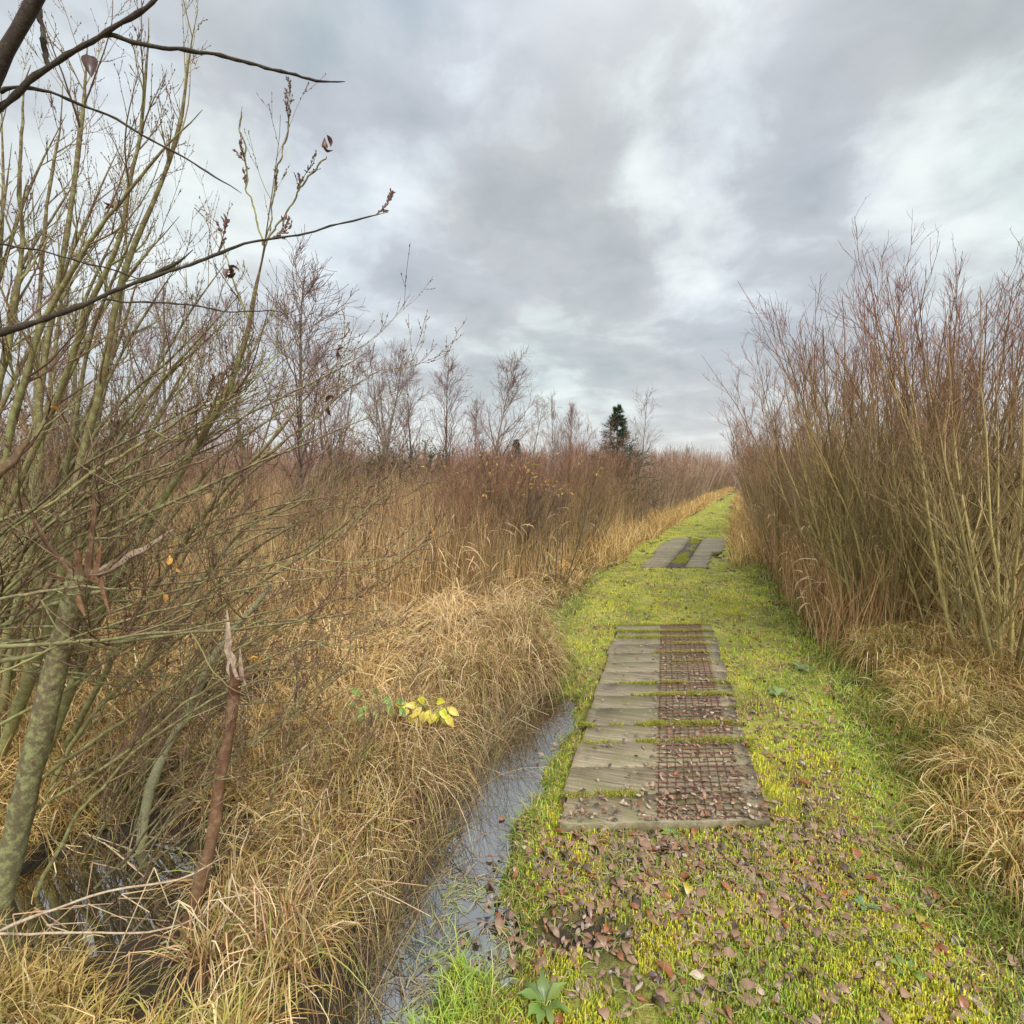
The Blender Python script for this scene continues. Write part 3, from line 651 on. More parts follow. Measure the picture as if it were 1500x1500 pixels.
for cn, _ in LW:
    for v in range(4):
        L0 = rl.uniform(.036, .056); V, F = leaf_mesh(cn, L0, L0 * rl.uniform(.38, .72), rl.uniform(-.1, .3), rl.uniform(-.5, .9), rl)
        lib[cn, v] = (V, F, np.array(LEAFC[cn]) * rl.uniform(.8, 1.2))
def top_z(x, y):
    z = np.maximum(height(x, y) + .010, WATER_Z + .003)
    inb = on_board(x, y); return np.where(inb, TOP + .008, z)
# where leaves lie: thick before the boards and on the mesh, thin further away
cand = []
def throw(n, fx, fy): cand.append(np.stack([fx(n), fy(n)], -1))
throw(2100, lambda n: rl.normal(.75, .45, n), lambda n: rl.normal(1.98, .22, n))
throw(1900, lambda n: rl.uniform(.0, 1.75, n), lambda n: rl.uniform(1.35, 2.2, n))
u = rl.uniform(mx0 - .03, lx(0, 1), 520); v = np.abs(rl.normal(0, 1.5, 520)) % 3.0 + KS * u
cand.append(np.stack([b0[0] + u * ca + v * sa, b0[1] - u * sa + v * ca], -1))
u = rl.uniform(-.5, .5, 60); v = rl.uniform(0, 3, 60); cand.append(np.stack([b0[0] + u * ca + v * sa, b0[1] - u * sa + v * ca], -1))
yy_ = rl.uniform(2.2, 10, 3800); q_ = np.stack([eL(yy_) + rl.random(3800) * (eR(yy_) - eL(yy_) + .2), yy_], -1); cand.append(q_[~on_board(q_[:, 0], q_[:, 1]) | (rl.random(3800) < .12)])
yy_ = rl.uniform(1.3, 3.4, 900); cand.append(np.stack([eR(yy_) - rl.normal(.2, .35, 900), yy_], -1))
cand = np.concatenate(cand); k = ((ditch(cand[:, 0], cand[:, 1]) < .3) | (rl.random(len(cand)) < .3)) & (cand[:, 0] > eL(cand[:, 1]) - .1) & (cand[:, 1] > 1.25); cand = cand[k]
d2 = np.hypot(cand[:, 0], cand[:, 1]); infr = (np.abs(cand[:, 0]) < cand[:, 1] * 1.02) & (cand[:, 1] > 1.42)
order = np.argsort(np.where(infr, d2, 99)); names = [a for a, _ in LW]; w = np.array([b for _, b in LW]); w = w / w.sum()
near = set(order[:296].tolist()); accL = Acc(); meshes = {}
for i in range(len(cand)):
    cn = names[rl.choice(len(names), p=w)]; v = int(rl.integers(0, 4)); V, F, c = lib[cn, v]
    x, y = cand[i]; z = float(top_z(x, y)) + rl.uniform(0, .012); a = rl.uniform(0, 6.28); tx_, ty_ = rl.normal(0, .22, 2); sc = rl.choice([.42, .55, .7, .9, 1.25], p=[.24, .31, .27, .15, .03]) * rl.uniform(.85, 1.15); sc = min(sc, .6) if on_board(np.array(x), np.array(y)) else sc; sc = sc *  (1.6 if i in near and rl.random() < .05 else 1)
    if i in near:
        if (cn, v) not in meshes:
            o = mesh_obj('fallen_leaf', V, F, M_LEAF, None, np.repeat(c[None], len(V), 0)); meshes[cn, v] = o.data
        else:
            o = bpy.data.objects.new('fallen_leaf', meshes[cn, v]); COL.objects.link(o)
        o.location = (x, y, z); o.rotation_euler = (tx_, ty_, a); o.scale = (sc,) * 3
        where = 'on the rusty wire mesh of the near boardwalk' if on_board(np.array(x), np.array(y)) else 'on the mossy path before the near boardwalk'
        tag(o, '%s fallen leaf lying %s' % (cn, where), 'leaf', 'fallen leaves on the path')
    else:
        ca_, sa_ = math.cos(a), math.sin(a); W = V * sc
        W = np.stack([W[:, 0] * ca_ - W[:, 1] * sa_, W[:, 0] * sa_ + W[:, 1] * ca_, W[:, 2] + W[:, 1] * tx_ + W[:, 0] * ty_], -1) + (x, y, z)
        accL.add(W, F, np.repeat((c * rl.uniform(.75, 1.2))[None], len(V), 0))
tag(accL.obj('leaf_litter', M_LEAF), 'small brown fallen leaves scattered over boardwalk and path', 'leaves', kind='stuff')

# ------------------------------------------------------------------ bare shrubs
def shrub_parts(rng, nst=16, H=3.8, spread=.35, lean=.30, rb=.016, l1=11, l2=7, l3=2, low=.12, tmin=.0016, redness=1.0, base=(.24, .20, .10), wob=.05, len1=.30, len2=.36, a1=.55):
    a = rng.uniform(0, 2 * np.pi, nst); r = spread * np.sqrt(rng.random(nst))
    st = np.stack([np.cos(a) * r, np.sin(a) * r, np.full(nst, -.05)], -1)
    ln = rng.uniform(.3, 1, nst) * lean
    d = np.stack([np.cos(a) * ln, np.sin(a) * ln, np.ones(nst)], -1)
    Ls = H * rng.uniform(.62, 1.03, nst)
    S = grow(st, d, Ls, 10, .15, wob, rng); sr = (rb * rng.uniform(.5, 1.1, nst))[:, None] * np.linspace(1, .14, 10)[None]
    out = []
    b, bd_, br_, t, pi = spawn(S, sr, l1, low, .93, a1, rng)
    L1 = Ls[pi] * len1 * rng.uniform(.5, 1.1, len(b)) * (1 - .45 * t)
    B = grow(b, bd_, L1, 6, .55, .09, rng); Br = np.maximum(br_, tmin * 1.4)[:, None] * np.linspace(1, .35, 6)[None]; Br = np.maximum(Br, tmin)
    c, cd, cr, t2, pi2 = spawn(B, Br, l2, .12, .98, .55, rng)
    L2 = L1[pi2] * len2 * rng.uniform(.5, 1.2, len(c)) + .04
    C = grow(c, cd, L2, 4, .4, .12, rng); Cr = np.maximum(cr, tmin)[:, None] * np.linspace(1, .55, 4)[None]
    parts = [(S, sr), (B, Br), (C, Cr)]
    if l3:
        e, ed, er, t3, pi3 = spawn(C, Cr, l3, .2, .95, .6, rng)
        E = grow(e, ed, L2[pi3] * .45 * rng.uniform(.5, 1.2, len(e)), 3, .3, .12, rng)
        parts.append((E, np.maximum(er, tmin * .8)[:, None] * np.linspace(1, .6, 3)[None]))
    return parts
def twig_color(P, rd, rng, H, red, base):
    t = np.clip(P[:, :, 2] / H, 0, 1); thin = np.clip(1 - (rd - .002) / .008, 0, 1)
    k = np.clip(.15 + .75 * t * thin + .35 * (t - .3), 0, 1)[:, :, None] * rng.uniform(.75, 1.1, (P.shape[0], 1, 1))
    c = np.array(base) * (1 - k) + np.array(red) * k
    return c * rng.uniform(.4, 1.55, (P.shape[0], 1, 1))
def shrub_meshes(seed, red=(.17, .065, .05), sides=4, **kw):
    rng = np.random.default_rng(seed); base = kw.get('base', (.24, .20, .10)); H = kw.get('H', 3.8); parts = shrub_parts(rng, **kw)
    res = []
    for nm, sel, mat in (('stems', parts[:1], M_BARK2), ('twigs', parts[1:], M_TWIG)):
        A = Acc()
        for (P, rd) in sel:
            sd_ = sides if nm == 'stems' else 3
            V, F = tubes(P, rd, sd_); c = twig_color(P, rd, rng, H, red, base)
            A.add(V, F, np.repeat(c.reshape(-1, 3), sd_, 0))
        o = A.obj(nm, mat); me = o.data; bpy.data.objects.remove(o); res.append((nm, me))
    return res
def place(kind, parts, loc_, rz, sc, label, cat, group=None, scz=None):
    e = empty(kind, loc_, rz); e.scale = (sc, sc, scz or sc); tag(e, label, cat, group)
    for nm, me in parts:
        o = bpy.data.objects.new(nm, me); COL.objects.link(o); o.parent = e
    return e
NEARV = [shrub_meshes(100 + i, nst=22, H=3.9, l1=13, l2=6, l3=1, lean=.40, rb=.021, tmin=.0019, red=(.20, .055, .045), base=(.40, .34, .13), len1=.27, a1=.42, low=.12) for i in range(4)]
MIDV = [shrub_meshes(200 + i, nst=16, H=3.6, l1=12, l2=7, l3=1, lean=.35, rb=.016, tmin=.0026, low=.08, red=(.24, .10, .07), base=(.38, .30, .13)) for i in range(4)]
FARV = [shrub_meshes(300 + i, nst=13, H=3.4, l1=11, l2=7, l3=0, lean=.4, rb=.02, tmin=.0050, low=.05, red=(.30, .17, .12), base=(.38, .28, .17)) for i in range(4)]
gh = lambda x, y: float(height(x, y))
# near right thicket
rs = np.random.default_rng(77)
near_right = [  # px, Y, scale, label
    (1285, 5.0, .93, 'leftmost tall bare shrub of the right thicket, leaning over the path'),
    (1335, 4.6, .90, 'bare shrub with many thin stems rising from one foot right of the boardwalk'),
    (1440, 4.3, .86, 'bare reddish shrub second from the right edge of the thicket'),
    (1500, 3.6, .80, 'nearest bare shrub at the right edge of the thicket'),
    (1265, 6.2, 1.0, 'bare shrub behind the leftmost tall one of the right thicket'),
    (1375, 5.8, .98, 'tallest bare shrub in the middle of the right thicket'),
    (1470, 5.6, 1.02, 'tall bare shrub behind those at the right edge')]
for i, (px, Yd, sc, lb) in enumerate(near_right):
    X_ = (px - 750) / 750 * Yd
    place('bare_shrub', NEARV[i % 4], (X_, Yd, gh(X_, Yd)), rs.uniform(0, 6.28), sc, lb, 'shrub', 'bare shrubs in the right thicket')
for i in range(6):
    Yd = rs.uniform(6.8, 11); X_ = eR(Yd) + rs.uniform(.6, 5.5)
    place('bare_shrub', MIDV[i % 4], (X_, Yd, gh(X_, Yd)), rs.uniform(0, 6.28), rs.uniform(.85, 1.12), 'bare shrub in the back rows of the right thicket', 'shrub', 'bare shrubs at the back of the right thicket')
for i in range(26):      # hedge right of the path, receding
    Yd = 7.2 + i * .75 + rs.normal(0, .2) if i < 18 else 21 + (i - 18) * 2.6; X_ = eR(Yd) + .75 + abs(rs.normal(0, .35))
    place('bare_shrub', (MIDV if Yd < 16 else FARV)[i % 4], (X_, Yd, gh(X_, Yd)), rs.uniform(0, 6.28), rs.uniform(.72, .95) * (.72 if Yd < 10 else 1), 'bare brown shrub in the hedge running away right of the path', 'shrub', 'hedge shrubs right of the path')
for i in range(24):
    Yd = 12 + i * 1.6; X_ = eR(Yd) + rs.uniform(1.8, 7)
    place('bare_shrub', FARV[i % 4], (X_, Yd, gh(X_, Yd)), rs.uniform(0, 6.28), rs.uniform(.9, 1.15), 'bare brown shrub behind the hedge right of the path', 'shrub', 'shrubs behind the right hedge')
# left side of the path, receding
for i in range(46):
    Yd = 9.5 + i * .62 + rs.normal(0, .15) if i < 32 else 29 + (i - 32) * 2.2; X_ = eL(Yd) - .8 - abs(rs.normal(0, .5))
    place('bare_shrub', (MIDV if Yd < 15 else FARV)[i % 4], (X_, Yd, gh(X_, Yd)), rs.uniform(0, 6.28), rs.uniform(.58, .72) + .0075 * Yd + .0, 'bare brown shrub in the hedge running away left of the path', 'shrub', 'hedge shrubs left of the path')
for i in range(90):
    Yd = rs.uniform(10, 34); X_ = rs.uniform(-1.0 * Yd, eL(Yd) - 1.6)
    hgt = (1.6 + Yd * rs.uniform(.05, .085)) / 3.4
    place('bare_shrub', (MIDV if Yd < 14 else FARV)[i % 4], (X_, Yd, gh(X_, Yd)), rs.uniform(0, 6.28), hgt, 'low bare shrub in the scrub beyond the reeds', 'shrub', 'scrub beyond the reeds')
for i in range(30):
    Yd = rs.uniform(5.6, 9.5); X_ = (rs.uniform(430, 800) - 750) / 750 * Yd
    if X_ > eL(Yd) - .9: continue
    place('bare_shrub', MIDV[i % 4], (X_, Yd, gh(X_, Yd)), rs.uniform(0, 6.28), rs.uniform(1.25, 1.75) / 3.6, 'low twiggy shrub growing among the reeds', 'shrub', 'low shrubs among the reeds')
for i in range(22):
    Yd = rs.uniform(6.6, 11.5); X_ = eL(Yd) - rs.uniform(.7, 1.6) - (Yd - 6.6) * rs.uniform(0, .7); 
    place('bare_shrub', MIDV[i % 4], (X_, Yd, gh(X_, Yd)), rs.uniform(0, 6.28), (1.6 + Yd * rs.uniform(.03, .08)) / 3.6, 'bare shrub rising out of the straw left of the far boardwalk', 'shrub', 'bare shrubs in the straw left of the path')
# far thicket: uncountable twigs closing the horizon
m = 42000; y = rs.uniform(30, 85, m); x = y * rs.uniform(-1.5, 1.5, m)
keep = (x < eL(y) - 1) | (x > eR(y) + 1) ; keep |= y > 66; x, y = x[keep], y[keep]; m = len(x)
hh = (2.0 + y * .055) * rs.uniform(.5, 1.0, m) * (1 + .25 * fbm(x, y, .12, 3, 40))
P = grow(np.stack([x, y, np.zeros(m)], -1), np.stack([rs.normal(0, .3, m), rs.normal(0, .1, m), np.ones(m)], -1), hh, 5, .2, .12, rs)
V, F = ribbons(P, (.03 + .012 * y / 30)[:, None] * np.array([1.2, 1, .8, .5, .2]), side=np.tile([[1., 0, 0]], (m, 1)))
tag(mesh_obj('far_thicket', V, F, M_TWIG, None, np.repeat(palette(m, ((.30, .17, .12), (.34, .24, .16), (.20, .14, .09)), (3, 3, 2), rs), 10, 0)), 'far-off mass of brown twigs closing the horizon', 'thicket', kind='stuff')

# yellow-leaved willow shrub beside the reeds
LEAF4 = np.array([(-.5, 0, 0), (0, .5, .06), (.5, 0, 0), (0, -.5, .06)])
def leaf_cloud(acc, pts, size, cols, rng):
    n = len(pts); a = nrm(rng.normal(0, 1, (n, 3))); b = nrm(np.cross(a, rng.normal(0, 1, (n, 3)))); s = size * rng.uniform(.6, 1.3, (n, 1))
    V = np.stack([pts - a * s, pts + b * s * .42, pts + a * s, pts - b * s * .42], 1)
    F = np.arange(n * 4).reshape(n, 4); acc.add(V.reshape(-1, 3), F, np.repeat(cols, 4, 0))
YV = shrub_meshes(401, nst=12, H=2.2, spread=.12, lean=.6, rb=.013, l1=8, l2=5, l3=1, tmin=.0022, red=(.12, .07, .05), base=(.13, .10, .07), low=.3)
def leafy(loc_, seed, n, label, sc=1.0, pal=((.62, .42, .06), (.55, .30, .06), (.5, .46, .08))):
    e = place('leafy_willow', YV, loc_, seed, sc, label, 'shrub'); rng = np.random.default_rng(seed)
    tw = YV[1][1]; co = np.zeros(len(tw.vertices) * 3, np.float32); tw.vertices.foreach_get('co', co); co = co.reshape(-1, 3)
    hi = co[co[:, 2] > 1.3]; pts = hi[rng.integers(0, len(hi), n)]
    A = Acc(); leaf_cloud(A, pts, .036, palette(n, pal, (1,) * len(pal), rng), rng); A.obj('leaves', M_FRESH, e); return e
leafy((-.05, 7.0, gh(0, 7.0)), 3, 90, 'small willow with a few yellow leaves standing left of the path')
leafy((.65, 7.3, gh(.65, 7.3)), 4, 80, 'dark-stemmed small willow with sparse orange leaves nearest the path', 1.0, ((.55, .28, .05), (.6, .4, .1)))
leafy((-.7, 8.6, gh(-.7, 8.6)), 8, 110, 'small yellow-leaved willow farthest from the path', 1.05)

# ------------------------------------------------------------------ trees: birches and spruces in the background
def birch_mesh(seed, H=7, trunk=.07, red=(.27, .17, .14), tmin=.0062, ntr=1, l1=26, l2=12, droop=.2, a1=.45):
    rng = np.random.default_rng(seed)
    st = np.stack([rng.normal(0, .12, ntr), rng.normal(0, .12, ntr), np.full(ntr, -.1)], -1)
    T = grow(st, np.stack([rng.normal(0, .09, ntr), rng.normal(0, .09, ntr), np.ones(ntr)], -1), H * rng.uniform(.85, 1, ntr), 12, .1, .045, rng)
    tr = trunk * np.linspace(1, .1, 12)[None] * np.ones((ntr, 1))
    b, bd_, br_, t, pi = spawn(T, tr, l1, .22, .97, a1, rng, .5)
    L1 = H * .40 * (1.08 - t) * rng.uniform(.7, 1.2, len(b)) + .25
    B = grow(b, bd_, L1, 7, .35, .10, rng); Br = np.maximum(br_[:, None] * np.linspace(1, .25, 7), tmin)
    c, cd, cr, t2, pi2 = spawn(B, Br, l2, .15, 1, .6, rng)
    C = grow(c, cd, L1[pi2] * .34 * rng.uniform(.5, 1.2, len(c)) + .1, 5, .15, .14, rng); Cr = np.maximum(cr[:, None] * np.linspace(1, .5, 5), tmin * .8)
    e, ed, er, t3, _ = spawn(C, Cr, 3, .2, 1, .6, rng); E = grow(e, ed, rng.uniform(.12, .4, len(e)), 3, .2, .12, rng)
    out = []
    V, F = tubes(T, tr, 6); A = Acc(); A.add(V, F, palette(len(V), ((.22, .17, .13),), (1,), rng, .1)); o = A.obj('trunk', M_BARK2); out.append(('trunk', o.data)); bpy.data.objects.remove(o)
    A = Acc()
    for P, rd in ((B, Br), (C, Cr), (E, np.full((len(E), 3), tmin * .7))):
        V, F = tubes(P, rd, 3); cc_ = np.array(red) * rng.uniform(.65, 1.25, (len(P), 1)); A.add(V, F, np.repeat(cc_, P.shape[1] * 3, 0))
    o = A.obj('crown', M_TWIG); out.append(('crown', o.data)); bpy.data.objects.remove(o)
    return out
def tree_at(px, top, Yd, meshes, H, label, cat='tree', group=None, kind='birch_tree', wide=1.0):
    X_ = (px - 750) / 750 * Yd; h = at(px, top, Yd)[2] - gh(X_, Yd); e = place(kind, meshes, (X_, Yd, gh(X_, Yd)), px * .37, h / H * wide, label, cat, group, h / H); return e
BV = [birch_mesh(501, a1=.65, l1=24), birch_mesh(502, ntr=3, l1=15, a1=.6), birch_mesh(503, l1=30, l2=10, a1=.55), birch_mesh(504, l1=18, l2=8, trunk=.05, red=(.36, .28, .23), a1=.6)]
BG = 'bare trees on the left skyline'
tree_at(575, 505, 22, BV[1], 6.6, 'tall bare tree with a wide crown, first right of the near bushes', group=BG)
tree_at(612, 535, 22, BV[0], 6.9, 'bare tree in the middle of the left skyline group', group=BG)
tree_at(650, 528, 23, BV[2], 6.9, 'bare tree on the right of the left skyline group', group=BG)
tree_at(545, 570, 20, BV[3], 6.9, 'small thin bare tree between the near bushes and the skyline group', group=BG)
tree_at(722, 518, 21, BV[2], 6.9, 'tall upright bare tree standing alone in the middle of the skyline', group=BG, wide=1.15)
tree_at(700, 590, 24, BV[0], 6.9, 'low bare tree at the foot of the lone upright one', group=BG)
tree_at(765, 580, 24, BV[3], 6.9, 'slender bare sapling right of the lone upright tree', group=BG)
tree_at(812, 572, 17, BV[3], 6.9, 'pale thin birch between the lone tree and the spruce', group=BG)
tree_at(832, 590, 19, BV[1], 6.6, 'small pale birch just left of the spruce', group=BG, wide=.7)
tree_at(932, 565, 16, BV[3], 6.9, 'thin pale birch just right of the spruce', group=BG, wide=.8)
tree_at(1106, 585, 15, BV[3], 6.9, 'thin birch rising over the start of the right hedge', group=BG, wide=.8)
tree_at(430, 405, 8.0, BV[2], 6.9, 'big bare tree directly behind the near left bushes', group='bare trees behind the left bushes', wide=1.2)
tree_at(375, 450, 9.0, BV[0], 6.9, 'bare tree half hidden behind the near left bushes', group='bare trees behind the left bushes', wide=1.1)
tree_at(480, 500, 10, BV[1], 6.6, 'bare tree at the right end of the clump behind the near bushes', group='bare trees behind the left bushes', wide=.9)
tree_at(250, 430, 9.5, BV[1], 6.6, 'bare tree seen through the stems of the near left bushes', group='bare trees behind the left bushes')
tree_at(60, 420, 10, BV[0], 6.9, 'bare tree seen through the bushes at the left edge', group='bare trees behind the left bushes')
def spruce(seed, H, label, px, top, Yd, dens=1.0):
    rng = np.random.default_rng(seed); X_ = (px - 750) / 750 * Yd; z0 = gh(X_, Yd); H = at(px, top, Yd)[2] - z0
    e = empty('spruce_tree', (X_, Yd, z0)); tag(e, label, 'tree')
    T = np.zeros((1, 8, 3)); T[0, :, 2] = np.linspace(-.05, H, 8); V, F = tubes(T, (.07 * np.linspace(1, .06, 8))[None], 6)
    mesh_obj('trunk', V, F, M_BARK2, e, np.tile([.12, .08, .05], (len(V), 1)))
    nb = 190; t = rng.random(nb) ** .65; z = H * (.10 + .88 * t); a = rng.uniform(0, 6.28, nb); Lb = (H * .50) * (1 - t) ** 1.15 * rng.uniform(.6, 1.2, nb) + .06
    B = grow(np.stack([0 * z, 0 * z, z], -1), np.stack([np.cos(a), np.sin(a), rng.uniform(-.2, .15, nb)], -1), Lb, 6, .25, .06, rng)
    A = Acc(); V, F = tubes(B, np.full((nb, 6), .008), 3); A.add(V, F, (.09, .06, .04))
    s, sd_, _, tt, pi = spawn(B, np.full((nb, 6), .008), 16, .1, 1, .7, rng); S = grow(s, sd_, .05 + Lb[pi] * .2 * rng.uniform(.5, 1.2, len(s)), 3, -.2, .06, rng)
    s2, d2_, _, _, _ = spawn(S, np.full((len(S), 3), .004), 6, .0, 1, .7, rng); N = grow(s2, d2_, rng.uniform(.04, .08, len(s2)), 2, 0, 0, rng)
    V, F = ribbons(N, np.tile([.010, .005], (len(N), 1)), rng=rng); A.add(V, F, np.repeat(palette(len(N), ((.035, .075, .035), (.055, .10, .05), (.09, .13, .06)), (3, 3, 1), rng), 4, 0))
    V, F = ribbons(S, np.tile([.010, .009, .004], (len(S), 1)), rng=rng); A.add(V, F, (.05, .08, .04)); A.obj('crown', M_NEEDLE, e)
spruce(1, 4, 'dark green spruce standing above the left hedge', 903, 592, 16)
spruce(2, 3, 'small dark spruce at the foot of the lone upright tree', 756, 642, 26)
# green bushes under the skyline trees
def green_bush(px, top, Yd, w, label, seed):
    rng = np.random.default_rng(seed); X_ = (px - 750) / 750 * Yd; z0 = gh(X_, Yd); H = at(px, top, Yd)[2] - z0
    e = empty('evergreen_bush', (X_, Yd, z0)); tag(e, label, 'bush', 'dark evergreen bushes on the left skyline')
    n = 26; a = rng.uniform(0, 6.28, n); S = grow(np.zeros((n, 3)), np.stack([np.cos(a) * .5 * w, np.sin(a) * .5, np.ones(n)], -1), H * rng.uniform(.7, 1.05, n), 7, 0, .12, rng); sr = .03 * np.linspace(1, .2, 7)[None] * np.ones((n, 1))
    V, F = tubes(S, sr, 4); mesh_obj('stems', V, F, M_BARK2, e, np.tile([.12, .09, .05], (len(V), 1)))
    s, d_, r__, t, _ = spawn(S, sr, 26, .15, 1, .8, rng); B = grow(s, d_, rng.uniform(.2, .6, len(s)), 4, .2, .15, rng); V, F = tubes(B, np.full((len(B), 4), .006), 3)
    A = Acc(); A.add(V, F, (.10, .08, .05))
    q, _, _, _, _ = spawn(B, np.full((len(B), 4), .006), 12, .1, 1, .6, rng); leaf_cloud(A, q + rng.normal(0, .04, q.shape), .045, palette(len(q), ((.055, .085, .035), (.09, .12, .05), (.14, .13, .06)), (3, 3, 2), rng), rng)
    A.obj('leaves', M_FRESH, e)
green_bush(535, 650, 19, 1.0, 'dark green bush left under the skyline trees', 11)
green_bush(625, 640, 20, 1.3, 'dark green bush under the middle of the skyline trees', 12)
green_bush(70, 560, 13, 1.6, 'dark evergreen bush behind the near bushes at the left edge', 13)
green_bush(215, 590, 14, 1.3, 'dark evergreen bush seen through the near left stems', 14)
# mid-distance shrubs on the left
for i, (px, Yd, sc, lb) in enumerate([(395, 6.2, .66, 'bare shrub behind the broken sapling, left of the reeds'), (300, 6.6, .72, 'bare shrub behind the near willow, second from the reeds'),
        (180, 5.8, .72, 'bare shrub behind the torn stump'), (60, 5.5, .8, 'bare shrub behind the willow at the left edge'), (470, 8.4, .62, 'low bare shrub at the left end of the reeds'),
        (-60, 4.4, .9, 'bare shrub half cut by the left edge behind the willow'), (130, 7.5, .9, 'taller bare shrub far behind the torn stump')]):
    X_ = (px - 750) / 750 * Yd; place('bare_shrub', MIDV[i % 4], (X_, Yd, gh(X_, Yd)), i * 1.3, sc, lb, 'shrub', 'bare shrubs behind the near willows')

# ------------------------------------------------------------------ near willow bushes on the left
OLIVE = (.27, .27, .095); DARKT = (.10, .055, .045)
def hero_pts(path, Y0, Y1, n, rng, jit=.0075):
    path = np.array(path, float); s = np.concatenate([[0], np.cumsum(np.hypot(*np.diff(path, axis=0).T))]); s /= s[-1]
    tt = np.linspace(0, 1, n); px = np.interp(tt, s, path[:, 0]); py = np.interp(tt, s, path[:, 1])
    # soften the corners
    for _ in range(4):
        px[1:-1] = (px[:-2] + 2 * px[1:-1] + px[2:]) / 4; py[1:-1] = (py[:-2] + 2 * py[1:-1] + py[2:]) / 4
    P = np.array([at(a, b, Y0 + (Y1 - Y0) * t) for a, b, t in zip(px, py, tt)]); J = rng.normal(0, 1, P.shape)
    for _ in range(2): J[1:-1] = (J[:-2] + J[1:-1] + J[2:]) / 3
    J[0] = 0; P += J * jit * 1.3 + rng.normal(0, jit * .12, P.shape); return P
def branch(name, path, Y0, Y1, w0, w1, parent, origin, col0, col1, rng, mat=M_BARK, n=22, sides=8, knots=True, jit=.0075, twigs=0, tw_acc=None, twL=.35, tt0=.2, tang=.6, store=None):
    """w0, w1: widths in photograph pixels at the two ends"""
    P = hero_pts(path, Y0, Y1, n, rng, jit); Ys = np.linspace(Y0, Y1, n); r_ = np.linspace(w0, w1, n) * .5 / 750 * Ys
    r_ = r_ * (np.minimum(1, (1 - np.linspace(0, 1, n)) * 7 + .3) if w1 < 8 and w0 > w1 else 1)
    if knots: r_ = r_ * (1 + (.16 if mat is M_DARK else .10) * rng.normal(0, 1, n).clip(-1, 2.5))
    V, F = tubes(P[None], r_[None], sides); k = np.linspace(0, 1, n)[:, None]; c = np.array(col0) * (1 - k) + np.array(col1) * k
    o = mesh_obj(name, V - np.array(origin), F, mat, parent, np.repeat(c, sides, 0)) if name else None
    if twigs:
        make_twigs(P[None], r_[None], twigs, tw_acc, origin, twL, rng, tt0, tang)
    if store is not None: store.append((P, r_))
    return P, r_
def make_twigs(P, rr, per, acc, origin, L, rng, t0=.2, ang=.6, up=.7, col=((.24, .17, .08), (.28, .26, .11), (.15, .08, .055)), sub=5):
    o3 = np.array(origin)
    def put(Q, q, k):
        V, F = tubes(Q, q, k); acc.add(V - o3, F, np.repeat(palette(len(Q), col, (3, 3, 2), rng, .2), Q.shape[1] * k, 0))
    b, d, r1, t, pi = spawn(P, rr, per, t0, 1, ang, rng, .55)
    Lb = L * rng.uniform(.5, 1.5, len(b)); B = grow(b, d, Lb, 10, up, .06, rng); Br = np.maximum(np.clip(r1, .002, .0055)[:, None] * np.linspace(1, .2, 10)[None], .0009); put(B, Br, 5)
    b2, d2_, r2, t2, pi2 = spawn(B, Br, sub, .12, .95, .5, rng, .7); C = grow(b2, d2_, Lb[pi2] * .42 * rng.uniform(.4, 1.3, len(b2)), 7, .5, .07, rng)
    Cr = np.maximum(r2[:, None] * np.linspace(1, .4, 7)[None], .0009); put(C, Cr, 4)
    b4, d4, r4, _, pi4 = spawn(C, Cr, 2, .2, .9, .5, rng, .8); E = grow(b4, d4, Lb[pi2][pi4] * .16 * rng.uniform(.4, 1.3, len(b4)), 4, .4, .07, rng); Er = np.full((len(E), 4), .0009); put(E, Er, 3)
    for Q, n_ in ((C, 6), (E, 3), (B, 8)):      # buds, set alternately along the shoots
        b3, d3, r3, _, _ = spawn(Q, np.full(Q.shape[:2], .0014), n_, .1, 1, .45, rng); Bd = grow(b3, d3, np.full(len(b3), .008), 3, 0, 0, rng)
        V, F = tubes(Bd, np.tile([.0013, .0021, .0006], (len(Bd), 1)), 4); acc.add(V - o3, F, (.16, .08, .06))
rh = np.random.default_rng(321)
def bush(label, base, group='willow bushes at the left'):
    e = empty('willow_bush', base); tag(e, label, 'bush', group); return e, Acc()
